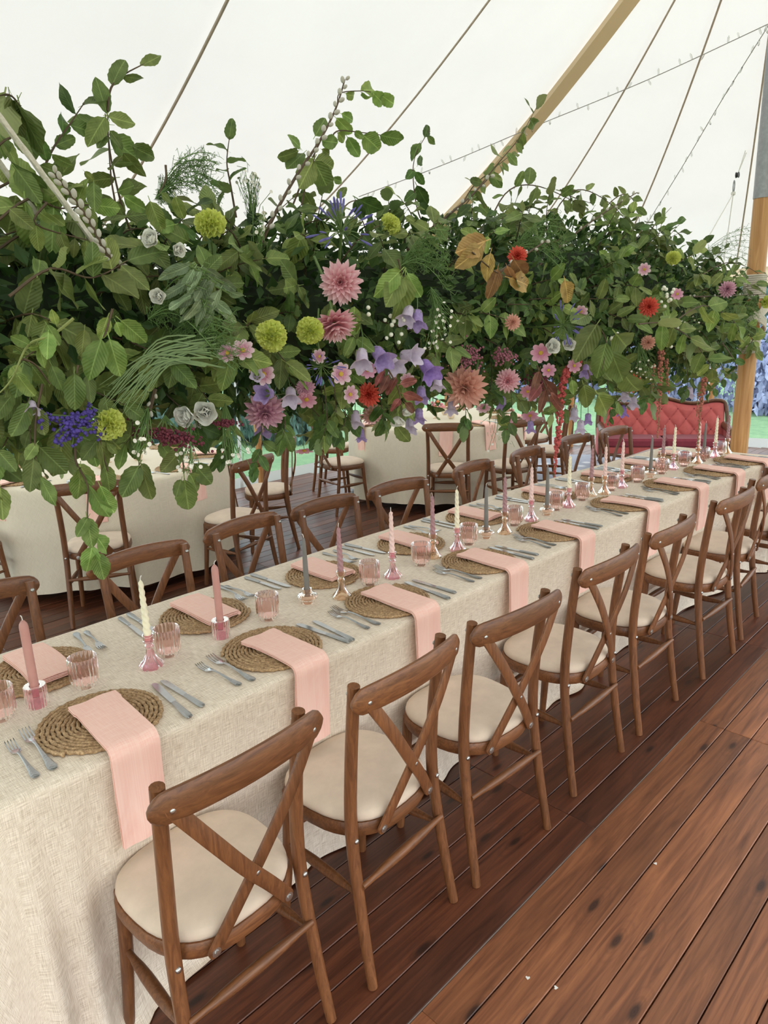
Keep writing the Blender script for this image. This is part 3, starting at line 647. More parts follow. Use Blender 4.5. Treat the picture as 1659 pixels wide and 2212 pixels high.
def twist(r0, r1, L, lobes=3, turns=9):
    n = 70; pts = [(0, 0, L * i / (n - 1)) for i in range(n)]; g = G(); v = []; f = []; K = 18
    for i in range(n):
        u = i / (n - 1); r = (r0 + (r1 - r0) * u) * (1 if u < .96 else max(.25, (1 - u) / .04)); flat = 0 if u < .12 else 1
        for k in range(K): a = 2 * PI * k / K; q = 1 + flat * .17 * math.cos(lobes * a + turns * 2 * PI * u); v.append((r * q * math.cos(a), r * q * math.sin(a), L * u))
    for i in range(n - 1):
        for k in range(K): f.append((i * K + k, i * K + (k + 1) % K, (i + 1) * K + (k + 1) % K, (i + 1) * K + k))
    f.append(tuple(range(K))[::-1]); f.append(tuple((n - 1) * K + k for k in range(K))); return g.add(v, f)
BODY = {'rose': (lathe([(.0112, 0), (.0112, .195), (.0098, .204), (.0045, .212), (.002, .214)], 18), .214, 'w_rose', 'thick dusty rose candle'),
        'grey': (lathe([(.0108, 0), (.0105, .02), (.0085, .12), (.0062, .19), (.004, .203), (.0015, .207)], 16), .207, 'w_grey', 'slim grey candle'),
        'cream': (twist(.0108, .0062, .182), .182, 'w_cream', 'twisted cream candle'), 'mauve': (twist(.0108, .0062, .178), .178, 'w_mauve', 'twisted mauve candle'),
        'blush': (twist(.0108, .0062, .178), .178, 'w_blush', 'twisted blush candle')}
BM = {k: (mesh('candle_wax', v[0], M[v[2]]), v[1], v[3]) for k, v in BODY.items()}
wickm = mesh('wick', tube([(0, 0, -.003), (0, 0, .004), (.002, 0, .009), (.005, .001, .012)], .0013, 6), M['wick'])
HOLD = {'ped': (pedm, .083, 'ribbed pink glass candlestick', 'candlestick'), 'amb': (ambm, .083, 'cut champagne glass candlestick', 'candlestick'), 'sq': (sqm, .031, 'squat peach glass holder', 'candle holder'), 'fl': (fcm, .026, 'fluted pink glass holder', 'candle holder')}
CAND = [('fl', 'rose', 82, 1524), ('ped', 'cream', 328, 1440), ('fl', 'rose', 479, 1376), ('sq', 'grey', 665, 1302), ('amb', 'mauve', 739, 1291), ('ped', 'blush', 849, 1247), ('amb', 'mauve', 936, 1204), ('ped', 'cream', 988, 1189),
        ('sq', 'grey', 1050, 1162), ('amb', 'mauve', 1090, 1152), ('ped', 'blush', 1147, 1124), ('sq', 'grey', 1181, 1112), ('ped', 'cream', 1228, 1095), ('amb', 'mauve', 1276, 1071), ('amb', 'blush', 1305, 1067), ('ped', 'blush', 1342, 1053), ('sq', 'grey', 1404, 1031),
        ('amb', 'mauve', 1430, 1013), ('ped', 'cream', 1453, 1014), ('amb', 'blush', 1506, 1001), ('sq', 'grey', 1519, 991), ('ped', 'cream', 1543, 988), ('amb', 'mauve', 1569, 979)]
KC = {}
for h, b, px, py in CAND:
    KC[h + b] = KC.get(h + b, -1) + 1; od = ', ' + ORD[KC[h + b]] + END
    p = UZ(px, py, TZ); hm, hz, hl, hc = HOLD[h]; bm2, L, bl = BM[b]
    hn = hl + ' holding a ' + bl.split(' ', 1)[1] if False else hl + ' under a ' + {'rose': 'rose', 'grey': 'grey', 'cream': 'cream', 'mauve': 'mauve', 'blush': 'blush'}[b] + ' candle' + od
    tag(inst('candle_holder', hm, None, Matrix.Translation((p[0], p[1], TT))), hn, hc, 'glass holders: ' + h + ' ' + b)
    c = thing('taper_candle', bl + ' in ' + {'ped': 'pink candlestick', 'amb': 'champagne candlestick', 'sq': 'peach holder', 'fl': 'pink holder'}[h] + od, 'candle', (p[0], p[1], TT + hz), random.uniform(0, 6), 'candles: ' + b + ' in ' + h)
    inst('candle_wax', bm2, c); inst('wick', wickm, c, Matrix.Translation((0, 0, L)))
TUM = [(3, 1553), (186, 1482), (365, 1415), (580, 1337), (799, 1262), (909.6, 1220), (1013, 1175), (1111, 1134), (1201, 1101), (1257, 1080), (1320, 1059), (1376, 1041), (1429, 1023), (1477, 1007), (1518, 996), (1554, 982)]
for i, (px, py) in enumerate(TUM):
    p = UZ(px, py, TZ); tag(inst('ribbed_tumbler', tum, None, Matrix.Translation((p[0], p[1], TT))), ORD[i] + ' ribbed blush glass tumbler' + END, 'tumbler', 'blush tumblers along the long table')

# ------------------------------------------------------------------ round tables with cloths, chairs and settings
def round_table(cx, cy, r, tl, cl, seed, chairs, tabname):
    t = thing('round_table', tl, 'table', (cx, cy, 0)); obj('tabletop', lathe([(.001, .72), (r - .02, .72), (r - .02, .748), (.001, .748)], 48, cap=False), M['floor_b'], t)
    for k in range(4): a = PI / 4 + k * PI / 2; obj('leg', tube([(.4 * math.cos(a), .4 * math.sin(a), 0), (.3 * math.cos(a), .3 * math.sin(a), .72)], .018, 8), M['steel'], t)
    rr = np.random.default_rng(seed); ph = rr.uniform(0, 6, 4); n = 180; V = []; UVs = []
    prof = [(0.02, 0), (.3, 0), (.6, 0), (.85, 0), (.97, 0), (1.0, .004), (1.012, .018), (1.015, .06), (1.02, .15), (1.025, .28), (1.03, .42), (1.035, .55), (1.04, .64), (1.042, .685)]
    for k, d in prof:
        q = d / .685
        for i in range(n):
            a = 2 * PI * i / n; fold = (.5 * math.sin(9 * a + ph[0]) + .35 * math.sin(14 * a + ph[1]) + .25 * math.sin(23 * a + ph[2])); fold = math.copysign(abs(fold) ** .8, fold)
            R = r * k + q * (.018 + .05 * q * fold) + .012 * q * (1 - q) * math.sin(5 * a + 9 * d)
            V.append((cx + R * math.cos(a), cy + R * math.sin(a), TZ - d - .012 * q * math.sin(6 * a + ph[3]))); UVs.append(((r * k + d) * math.cos(a), (r * k + d) * math.sin(a)))
    g = G(); F = [tuple(range(n))]
    for j in range(len(prof) - 1):
        for i in range(n): F.append((j * n + i, (j + 1) * n + i, (j + 1) * n + (i + 1) % n, j * n + (i + 1) % n))
    g.v, g.f, g.uv = V, F, UVs; tag(obj('tablecloth', g, M['linen_round'], ang=75), cl, 'tablecloth')
    for (x, y, f) in chairs:
        x -= .05 * f[0]; y -= .05 * f[1]; chair(x, y, f, 'brown cross-back chair set round the ' + tabname, 'chairs round the ' + tabname)
        d = np.array([x - cx, y - cy]); d /= np.linalg.norm(d); a = math.atan2(d[1], d[0]); Rm = Matrix.Translation((cx, cy, TT)) @ Matrix.Rotation(a, 4, 'Z')
        tag(inst('placemat', matm, None, Rm @ Matrix.Translation((r - .17, 0, 0))), 'round woven seagrass mat on the ' + tabname, 'placemat', 'mats on the ' + tabname)
        tag(inst('napkin', random.choice(NL), None, Rm @ Matrix.Translation((r - .128, 0, 0))), 'pink napkin hanging over the edge of the ' + tabname, 'napkin', 'napkins on the ' + tabname)
        for s, fn, nm in ((-1, fork, 'fork'), (1, knife, 'knife')):
            p = Rm @ Vector((r - .15, s * .185, 0)); fn(p, a + PI, 'steel %s beside a mat on the %s' % (nm, tabname), '%s settings on the %s' % (nm, tabname))
T1 = (-5.15, 2.2); T2 = (-4.65, 5.42)
N1 = 'round table nearer the dark shrubs'; N2 = 'round table with the footed flower bowl'
round_table(*T1, .87, 'round banquet table hidden under a pale cloth near the dark shrubs', 'pale cream cloth draped over the round table nearer the dark shrubs', 5,
            [(-4.24, 1.70, (-.87, .49)), (-4.08, 2.52, (-.97, -.27)), (-4.55, 3.12, (-.55, -.84)), (-4.86, 1.17, (-.28, .96)), (-6.12, 2.62, (.93, -.36)), (-5.55, 3.2, (.38, -.92)), (-5.85, 1.45, (.68, .73))], N1)
round_table(*T2, .87, 'round banquet table hidden under a pale cloth near the sofa', 'pale cream cloth draped over the round table with the footed flower bowl', 9,
            [(-3.90, 4.72, (-.60, .80)), (-4.86, 4.40, (.2, .98)), (-5.56, 4.92, (.87, .5)), (-3.60, 5.12, (-.96, .28)), (-3.70, 5.88, (-.9, -.44)), (-4.25, 6.42, (-.35, -.94)), (-5.1, 6.35, (.43, -.9))], N2)
bowlm = mesh('bowl', lathe([(.001, 0), (.034, 0), (.035, .006), (.014, .02), (.012, .045), (.02, .06), (.045, .08), (.055, .105), (.054, .125), (.050, .125), (.049, .105), (.03, .085), (.001, .082)], 28, cap=False), M['ceramic'])
votm = mesh('votive', lathe([(.001, .0), (.02, 0), (.032, .012), (.038, .03), (.034, .05), (.024, .062), (.021, .062), (.030, .048), (.033, .03), (.026, .012), (.001, .01)], 24, cap=False), M['ceramic'])
def bowl_flowers(c, lab):
    tag(inst('footed_bowl', bowlm, None, Matrix.Translation((c[0], c[1], TT))), lab, 'bowl')
    t = thing('posy', 'small posy of pink and orange blooms in ' + lab.split(' ', 1)[1] if False else 'pink and orange posy in the ' + lab, 'flowers', (c[0], c[1], TT + .1))
    r = np.random.default_rng(int(abs(c[0] * 100)))
    for k in range(13):
        d = r.normal(size=3); d[2] = abs(d[2]) + .2; d /= np.linalg.norm(d); p = d * np.array([.07, .07, .075]); m = M[['pk1', 'pk2', 'or1'][k % 3]]
        obj('bloom', ico(.019 * r.uniform(.8, 1.2), p, 2, (1, 1, .75)), m, t)
        obj('stalk', tube([(0, 0, -.01), p * .9], .002, 5), M['stem'], t)
    for k in range(16):
        d = r.normal(size=3); d[2] = abs(d[2]) * .6 + .1; d /= np.linalg.norm(d); p = d * .1; q = np.cross(d, (0, 0, 1)); q /= np.linalg.norm(q)
        obj('leaf', G().add([d * .03, p * .7 + q * .014, p * 1.05, p * .7 - q * .014], [(0, 1, 2, 3)]), M['leaf'], t)
M['pk1'] = simple('pink_petal', srgb(226, 150, 158), .7); M['pk2'] = simple('pale_petal', srgb(240, 206, 200), .7); M['or1'] = simple('orange_petal', srgb(224, 140, 96), .7)
M['stem'] = simple('green_stem', srgb(92, 116, 62), .55); M['leaf'] = leafmat('beech_leaf', srgb(62, 92, 40), srgb(104, 136, 68))
bowl_flowers((T2[0] + .05, T2[1] - .05), 'cream footed bowl on the table near the sofa'); bowl_flowers((T1[0], T1[1]), 'cream footed bowl on the table near the dark shrubs')
for c, dx, dy in ((T2, -.12, -.12), (T2, .2, .0), (T2, -.05, .2), (T1, .18, -.12), (T1, -.2, .05), (T1, .1, .2)):
    tag(inst('votive_cup', votm, None, Matrix.Translation((c[0] + dx, c[1] + dy, TT))), 'round cream candle cup on the ' + (N2 if c is T2 else N1), 'candle cup', 'cream candle cups on the ' + (N2 if c is T2 else N1))

# ------------------------------------------------------------------ buttoned rose sofa and rug
sofa = thing('sofa', 'rose velvet buttoned sofa with carved dark wood frame against the clear wall', 'sofa', (-3.425, 8.003, 0), .5515); sofa.scale = (.81, .81, .81)
SW = .86
def topz(x):                                    # camel back outline
    u = x / SW; return .845 + .085 * math.exp(-(u / .3) ** 2) + .045 * math.exp(-((abs(u) - .85) / .2) ** 2) - .015 * max(0, (abs(u) - .9) / .1) ** 2
def tuft(u, v, front=1):
    x = (u - .5) * 2 * (SW - .03); z = .42 + (topz(x) - .03 - .42) * v
    a = x / .11; b = (z - .50) / .14; s = abs(math.sin(PI * (a + b) / 2)) * abs(math.sin(PI * (a - b) / 2)); e = min(1, min(u, 1 - u) * 14, (1 - v) * 6)
    return (x, -.02 + .16 * v - .05 * e * (s ** .45), z)
obj('backrest', grid(tuft, 160, 50, flip=False), M['sofa'], sofa, ang=120)
obj('back_panel', sheet(lambda u, v: ((u - .5) * 2 * (SW - .01), .06 + .14 * v, .25 + (topz((u - .5) * 2 * (SW - .01)) - .01 - .25) * v), 40, 6, .05), M['sofa'], sofa)
btn = mesh('button', ico(.013, (0, 0, 0), 1, (1, .5, 1)), M['sofaseat'])
for i in range(-9, 10):
    for k in range(0, 5):
        if (i + k) % 2: continue
        x = i * .11; z = .50 + k * .14
        if abs(x) < SW - .08 and z < topz(x) - .07: inst('button', btn, sofa, Matrix.Translation((x, -.02 + .16 * (z - .42) / (topz(x) - .45) - .004, z)))
fr = [(-SW - .01, .02, .40), (-SW - .02, .06, .6), (-SW - .005, .13, .80)] + [(x, .15, topz(x) + .004) for x in np.linspace(-SW + .03, SW - .03, 25)] + [(SW + .005, .13, .80), (SW + .02, .06, .6), (SW + .01, .02, .40)]
obj('carved_frame', tube(smoothpts(fr, 2), .026, 8), M['sofawood'], sofa)
for s in (-1, 1):
    obj('arm', loft([[(s * (SW - .02 + .05 * math.cos(a)), y, z + .05 * math.sin(a)) for a in np.linspace(0, 2 * PI, 12, endpoint=False)] for y, z in ((.06, .56), (-.1, .55), (-.3, .54), (-.44, .53), (-.46, .525))]), M['sofawood'], sofa)
    obj('arm_panel', rbox(s * SW - .035, s * SW + .035, -.45, .06, .2, .53, .01), M['sofa'], sofa)
    obj('arm_post', tube(smoothpts([(s * SW, -.46, .55), (s * (SW + .012), -.49, .44), (s * SW, -.47, .32), (s * (SW - .005), -.48, .22)], 4), .026, 8), M['sofawood'], sofa)
    for y in (-.47, .08):
        obj('leg', tube(smoothpts([(s * (SW - .02), y, .23), (s * (SW + .005), y - (.03 if y < 0 else -.03), .15), (s * (SW - .03), y, .05), (s * (SW - .01), y - (.025 if y < 0 else -.025), 0)], 4), interp([.034, .03, .018, .022], 4, 13), 8), M['sofawood'], sofa)
for x0, x1 in ((-SW + .04, -.005), (.005, SW - .04)):
    obj('seat_cushion', rbox(x0, x1, -.47, .0, .31, .435, .03), M['sofaseat'], sofa)
obj('seat_rail', rbox(-SW + .03, SW - .03, -.455, .05, .22, .315, .01), M['sofa'], sofa)
obj('carved_rail', tube([(x, -.475, .215 - .022 * math.cos(3 * PI * x / SW) ** 2) for x in np.linspace(-SW + .02, SW - .02, 41)], .021, 7), M['sofawood'], sofa)
n = N('rug'); vo = n.n('ShaderNodeTexVoronoi'); vo.inputs['Scale'].default_value = 5; n.l(n.coord(), vo.inputs['Vector'])
c = n.ramp(vo.outputs['Distance'], [(.15, srgb(214, 212, 214)), (.35, srgb(136, 138, 150))]); c = n.mix(n.math('MULTIPLY', n.noise(n.coord(), 30, 3), .6), c, srgb(176, 176, 184)); n.col(c).set(Roughness=.95)
tag(obj('rug', rbox(-1.3, 1.2, -.75, .75, 0, .012, .004), n.m, mw=Matrix.Translation((-3.75, 7.5, .001)) @ Matrix.Rotation(.5515, 4, 'Z')), 'grey patterned rug on the floor under the rose sofa', 'rug')

# ------------------------------------------------------------------ fairy lights, pulley and cables
bulbm = mesh('bulb', lathe([(.001, 0), (.004, .002), (.0045, .022), (.001, .03)], 8, cap=False), M['bulb'])
def string(pts, label, nb):
    t = thing('fairy_lights', label, 'fairy lights', tuple(pts[0])); P = smoothpts(pts, 12); o = Vector(pts[0]); obj('cable', tube([tuple(Vector(p) - o) for p in P], .0035, 5), M['wire'], t)
    for i in range(1, nb):
        u = i / nb * (len(P) - 1); p = Vector(P[int(u)]) - o; inst('bulb', bulbm, t, Matrix.Translation(p) @ Euler((random.choice((0, PI)) + random.uniform(-.5, .5), random.uniform(-.6, .6), 0)).to_matrix().to_4x4() @ Matrix.Scale(1.7, 4))
A = np.array([PX + .05, PY, 2.95 + .52])
def on_roof(px, py):                             # pixel onto the canvas, found by walking out along the line of sight
    d = ray(px, py)
    for t in np.arange(2, 14, .02):
        p = ORG + d * t; v = p[:2] - np.array([PX, PY]) if p[1] > PY else np.array([p[0] - PX, 0]); k = 1 - math.hypot(v[0] / 4.72, v[1] / 4.6); ap = ridge(p[1])[2]; z = EAVE + (ap - EAVE) * (k - .10 * math.sin(PI * max(0, min(1, k))))
        if p[2] > z - .06: return p
    return p
string([on_roof(1672, 46), on_roof(1400, 172), on_roof(1150, 275), on_roof(960, 355), on_roof(775, 425)], 'string of tiny bulbs running across the canvas towards the wide tan band', 34)
string([on_roof(1660, 55), on_roof(1560, 215), on_roof(1480, 350), on_roof(1400, 480), on_roof(1380, 515)], 'string of tiny bulbs dropping steeply beside the roof ropes', 26)
pul = UX(1593, 378, -2.6); pb = UX(1584, 418, -2.6)
pu = thing('pulley', 'small black pulley and steel clip on thin white cords', 'pulley', tuple(pul))
Pq = lambda p: tuple(np.array(p) - pul)
obj('wheel', lathe([(.001, -.012), (.026, -.012), (.02, 0), (.026, .012), (.001, .012)], 16, cap=False), M['black'], pu, mw=Matrix.Rotation(PI / 2, 4, 'Y'))
obj('steel_clip', tube([Pq(pb + np.array([0, .018 * math.cos(a), .06 + .05 * math.sin(a)])) for a in np.linspace(0, 2 * PI, 17)], .005, 6), M['steel'], pu)
for q in (UX(1668, 190, -2.6), UX(1655, 190, -2.6)): obj('upper_cord', tube([(0, 0, 0), Pq(q)], .004, 5), M['white'], pu)
for q in (UX(1480, 600, -2.5), UX(1560, 590, -2.6)): obj('lower_cord', tube([Pq(pb), Pq(q)], .0045, 5), M['white'], pu)
obj('knot', ico(.022, Pq(pb), 1), M['white'], pu)
w0 = outw(eave_end(78 * PI / 180)[:2], -.05)
tag(obj('hanging_cable', tube(smoothpts([(w0[0], w0[1], 1.98), (w0[0] + .03, w0[1], 1.3), (w0[0] - .06, w0[1], .8), (w0[0] - .04, w0[1], .3), (w0[0] - .09, w0[1], .01)], 5), .007, 6), M['white']), 'thin white cable hanging down the clear wall beside the timber pole', 'cable')

# ------------------------------------------------------------------ the hanging floral arrangement
AX = -1.85
ENV = [(-40, 480, 960), (0, 470, 960), (150, 440, 930), (300, 470, 905), (450, 465, 925), (600, 430, 925), (750, 450, 895), (900, 440, 880), (1050, 440, 865), (1200, 435, 850), (1350, 475, 845), (1500, 560, 815), (1600, 600, 760)]
_e = [(UX(x, a, AX), UX(x, b, AX)) for x, a, b in ENV]; _ey = np.array([(a[1] + b[1]) / 2 for a, b in _e]); _zt = np.array([a[2] for a, b in _e]); _zb = np.array([b[2] for a, b in _e])
_ey = np.concatenate([[-.1], _ey]); _zt = np.concatenate([[_zt[0]], _zt]); _zb = np.concatenate([[_zb[0]], _zb])
def env(y): a, b = float(np.interp(y, _ey, _zt)), float(np.interp(y, _ey, _zb)); return (a + b) / 2, (a - b) / 2, .31 if y < 4.6 else .28
YMIN, YMAX = .12, 5.15
def env_hit(px, py, k=1.0):
    d = ray(px, py); best = (9e9, None)
    for t in np.arange(.9, 6.5, .012):
        p = ORG + d * t; zc, rz, rx = env(p[1]); q = ((p[0] - AX) / (rx * k)) ** 2 + ((p[2] - zc) / (rz * k)) ** 2 + (max(0, p[1] - YMAX, YMIN - .4 - p[1]) / .2) ** 2
        if q < 1: return p
        if q < best[0]: best = (q, p)
    return best[1]
def depth(p): return float(CM[2] @ (np.asarray(p) - ORG))

# leaves: one object each, sharing a few meshes
def leaf_mesh(seed, m, ratio=.62, serr=.05, n=12, low=False):
    r = np.random.default_rng(seed); g = G(); curl = r.uniform(-.1, .32); fold = r.uniform(.04, .32); tw = r.uniform(-.35, .35); wav = r.uniform(.03, .08); ph = r.uniform(0, 6); K = 5 if not low else 3
    v = []; f = []
    for i in range(n):
        t = i / (n - 1); w = ratio * .5 * 1.93 * (t ** .6 * (1 - t) ** .78 if 0 < t < 1 else 0) + .004; w *= 1 + serr * (1 if i % 2 else -1)
        for k in range(K):
            s = -1 + 2 * k / (K - 1); x = s * w; z = fold * abs(x) - curl * t * t + wav * math.sin(7 * t + ph) * s * (1 if t < .98 else 0); a = tw * t
            v.append((x * math.cos(a) - z * math.sin(a) * .0, t + (.02 if abs(s) == 1 else 0) * (0 if t > .98 else 1), z + x * math.sin(a)))
    for i in range(n - 1):
        for k in range(K - 1): f.append((i * K + k, i * K + k + 1, (i + 1) * K + k + 1, (i + 1) * K + k))
    g.add(v, f)
    if not low:
        g.add([(-.012, -.17, .0), (.012, -.17, 0), (.014, .02, .004), (-.014, .02, .004)], [(0, 1, 2, 3)])
    return mesh('leaf', g, m, ang=180)
def beech(name, a, b, back, rough=.42, tr=.3):
    n = N(name); tc = n.n('ShaderNodeTexCoord'); sx = n.n('ShaderNodeSeparateXYZ'); n.l(tc.outputs['Object'], sx.inputs[0]); ax = n.math('ABSOLUTE', sx.outputs[0])
    ph = n.math('MULTIPLY', n.math('SUBTRACT', sx.outputs[1], n.math('MULTIPLY', ax, 1.15)), 62.0); sw = n.math('SINE', ph); vein = n.ramp(sw, [(.80, (0, 0, 0, 1)), (.98, (1, 1, 1, 1))])
    mid = n.ramp(ax, [(.006, (1, 1, 1, 1)), (.022, (0, 0, 0, 1))]); f = n.noise(n.coord(rnd=True), 3.2, 3); c = n.ramp(f, [(.28, a), (.72, b)])
    c = n.mix(n.math('MULTIPLY', n.math('MAXIMUM', n.math('MULTIPLY', vein, .16), mid), .5), c, tuple(min(1, x * 1.9 + .03) for x in b[:3]) + (1,))
    ge = n.n('ShaderNodeNewGeometry'); c = n.mix(n.math('MULTIPLY', ge.outputs['Backfacing'], .75), c, back)
    oi = n.n('ShaderNodeObjectInfo'); hs = n.n('ShaderNodeHueSaturation'); mr = n.n('ShaderNodeMapRange'); mr.inputs['To Min'].default_value = .66; mr.inputs['To Max'].default_value = 1.3; n.l(oi.outputs['Random'], mr.inputs[0]); n.l(mr.outputs[0], hs.inputs['Value'])
    mr2 = n.n('ShaderNodeMapRange'); mr2.inputs['To Min'].default_value = .475; mr2.inputs['To Max'].default_value = .515; n.l(n.math('FRACT', n.math('MULTIPLY', oi.outputs['Random'], 17.3)), mr2.inputs[0]); n.l(mr2.outputs[0], hs.inputs['Hue']); n.l(c, hs.inputs['Color'])
    n.col(hs.outputs[0]).set(Roughness=rough, Specular_IOR_Level=.35); n.bump(sw, .22, .008)
    t = n.n('ShaderNodeBsdfTranslucent'); n.l(hs.outputs[0], t.inputs[0]); mx = n.n('ShaderNodeMixShader'); mx.inputs[0].default_value = tr; n.l(n.p.outputs[0], mx.inputs[1]); n.l(t.outputs[0], mx.inputs[2]); n.l(mx.outputs[0], n.out.inputs[0]); return n.m
M['b_mid'] = beech('beech_green', srgb(94, 112, 54), srgb(130, 147, 82), srgb(150, 162, 108))
M['b_dark'] = beech('deep_green', srgb(62, 88, 40), srgb(94, 120, 58), srgb(118, 138, 86))
M['b_light'] = beech('fresh_green', srgb(104, 132, 58), srgb(146, 166, 92), srgb(158, 172, 118))
M['b_brown'] = beech('dry_leaf', srgb(140, 104, 58), srgb(190, 156, 98), srgb(186, 156, 108)); M['b_red'] = beech('russet_leaf', srgb(104, 58, 50), srgb(148, 96, 80), srgb(150, 104, 88)); M['b_glau'] = beech('sage_leaf', srgb(106, 126, 92), srgb(140, 158, 120), srgb(150, 166, 132))
M['twig'] = simple('brown_twig', srgb(84, 66, 48), .7, .2); M['twiggreen'] = simple('green_twig', srgb(130, 138, 78), .6, .15)
LM = {k: [leaf_mesh(40 * i + j, M[k], .75 if k != 'b_glau' else .42, .045 if k not in ('b_glau', 'b_red') else 0) for j in range(5)] for i, k in enumerate(('b_mid', 'b_dark', 'b_light', 'b_brown', 'b_red', 'b_glau'))}
def frame_mat(base, along, normal, L, w=1.0):
    y = Vector(along).normalized(); z = Vector(normal); z = (z - y * z.dot(y)); z = z.normalized() if z.length > 1e-4 else y.orthogonal().normalized(); x = y.cross(z)
    return Matrix(((x[0] * L * w, y[0] * L, z[0] * L, base[0]), (x[1] * L * w, y[1] * L, z[1] * L, base[1]), (x[2] * L * w, y[2] * L, z[2] * L, base[2]), (0, 0, 0, 1)))
def rv(s=1.0): return Vector((random.gauss(0, s), random.gauss(0, s), random.gauss(0, s)))
def camdir(p): return Vector(tuple(ORG - np.asarray(p))).normalized()
def branch(pts, nl, size, kind, label, group, t0=.2, r0=.0035, out=None, droop=.45, spread=.75, twig='twig', face=.55):
    P = smoothpts(pts, 5); o = Vector(tuple(P[0])); t = thing('leafy_branch', label, 'branch', tuple(o), 0, group)
    obj('stem', tube([tuple(Vector(tuple(p)) - o) for p in P], interp([r0, r0 * .7, r0 * .3], 3, len(P)), 5), M[twig], t)
    n = len(P)
    for i in range(nl):
        u = t0 + (1 - t0) * (i + .5) / nl; k = min(n - 2, int(u * (n - 1))); fr = u * (n - 1) - k; p = Vector(tuple(P[k])).lerp(Vector(tuple(P[k + 1])), fr); tg = (Vector(tuple(P[k + 1])) - Vector(tuple(P[k]))).normalized()
        sd = tg.cross(camdir(p)).normalized() * (1 if i % 2 else -1)
        d = (tg * (1 - spread) + sd * spread + Vector((0, 0, -droop)) + rv(.28)).normalized() if i < nl - 1 else (tg + Vector((0, 0, -droop * .6)) + rv(.15)).normalized()
        nn = (out if out is not None else Vector((0, 0, 0))) + camdir(p) * face + Vector((0, 0, .55)) + rv(.5)
        inst('leaf', random.choice(LM[kind]), t, Matrix.Translation(-o) @ frame_mat(p, d, nn, size * random.uniform(.7, 1.2), random.uniform(.85, 1.1)))
    return t

# core: a timber beam lashed to the pole, wrapped in moss, packed with short dark greenery
core = thing('flower_beam', 'moss wrapped timber beam hidden inside the hanging flowers', 'beam', (AX, 0, 0))
obj('beam', tube([(0, -.3, 1.66), (.0, 2.5, 1.66), (.06, 5.2, 1.64)], .035, 10), M['pole'], core)
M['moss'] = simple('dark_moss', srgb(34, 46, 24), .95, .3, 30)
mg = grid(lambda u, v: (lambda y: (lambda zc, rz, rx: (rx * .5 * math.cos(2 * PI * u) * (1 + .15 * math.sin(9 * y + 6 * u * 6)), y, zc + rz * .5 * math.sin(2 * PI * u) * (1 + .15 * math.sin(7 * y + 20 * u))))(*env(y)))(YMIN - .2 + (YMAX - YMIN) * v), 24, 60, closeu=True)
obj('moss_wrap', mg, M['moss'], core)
lowm = []
r = np.random.default_rng(77); g1, g2 = G(), G()
for i in range(14000):
    y = r.uniform(YMIN - .3, YMAX + .02); zc, rz, rx = env(y); a = r.uniform(0, 2 * PI); k = r.uniform(.5, .86) * (1 if abs(y - YMAX) > .2 else .8)
    p = np.array([AX + rx * k * math.cos(a), y, zc + rz * k * math.sin(a)]); d = np.array([math.cos(a), r.normal() * .6, math.sin(a) - .3]) + r.normal(size=3) * .5; d /= np.linalg.norm(d); nn = np.array([math.cos(a), 0, math.sin(a) + .4]) + r.normal(size=3) * .5; s = np.cross(d, nn); s /= np.linalg.norm(s); L = r.uniform(.03, .06); w = L * r.uniform(.2, .34); nn = np.cross(s, d)
    (g1 if i % 2 else g2).add([p, p + d * L * .45 + s * w + nn * w * .3, p + d * L * .5, p + d * L * .45 - s * w + nn * w * .3, p + d * L], [(0, 1, 2), (0, 2, 3), (1, 4, 2), (3, 2, 4)])
for g_, k in ((g1, 'b_dark'), (g2, 'fillmid')):
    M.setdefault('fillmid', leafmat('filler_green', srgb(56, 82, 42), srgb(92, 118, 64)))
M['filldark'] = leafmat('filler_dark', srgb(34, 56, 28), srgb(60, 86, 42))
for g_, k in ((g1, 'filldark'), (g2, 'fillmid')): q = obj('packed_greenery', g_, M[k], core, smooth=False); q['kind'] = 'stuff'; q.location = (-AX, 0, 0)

# fill branches over the whole tube
GB = 'leafy branches filling the hanging arrangement'
LAB = {'b_mid': 'mid green beech branch', 'b_dark': 'small-leaved deep green branch', 'b_light': 'fresh yellow-green branch'}
def fill(y, a, kind, size, nl, reach=1.0, dy=None):
    zc, rz, rx = env(y); o = Vector((math.cos(a), 0, math.sin(a))); dy = random.uniform(-.16, .16) if dy is None else dy; k0 = .45
    p0 = (AX + rx * k0 * math.cos(a), y, zc + rz * k0 * math.sin(a)); p1 = (AX + rx * .85 * math.cos(a), y + dy * .6, zc + rz * .85 * math.sin(a)); R = reach * random.uniform(.98, 1.2)
    p2 = (AX + rx * R * math.cos(a + .15 * random.uniform(-1, 1)), y + dy * 1.3, zc + rz * R * math.sin(a) - .04 * random.random())
    sec = min(8, max(0, int((y - .32) / .531))); branch([p0, p1, p2], nl, size, kind, LAB[kind] + ' above the ' + ORD[sec] + ' place' + END, '%s: %s %d' % (GB, kind[2:], sec + 1), .12, .003, o, .35)
random.seed(21)
ys = YMIN + (YMAX - .05 - YMIN) * np.linspace(0, 1, 238) ** 1.25
for i, y in enumerate(ys):
    y += random.uniform(-.05, .05); a = random.choice([random.uniform(-1.1, 1.2)] * 3 + [random.uniform(1.0, 2.3), random.uniform(-1.9, -1.0)]); kind = random.choices(('b_mid', 'b_dark', 'b_light'), (5, 4, 2))[0]
    fill(y, a, kind, (.082 if kind != 'b_dark' else .066) * (1.12 if y > 3.2 else 1.0), random.randint(7, 10))

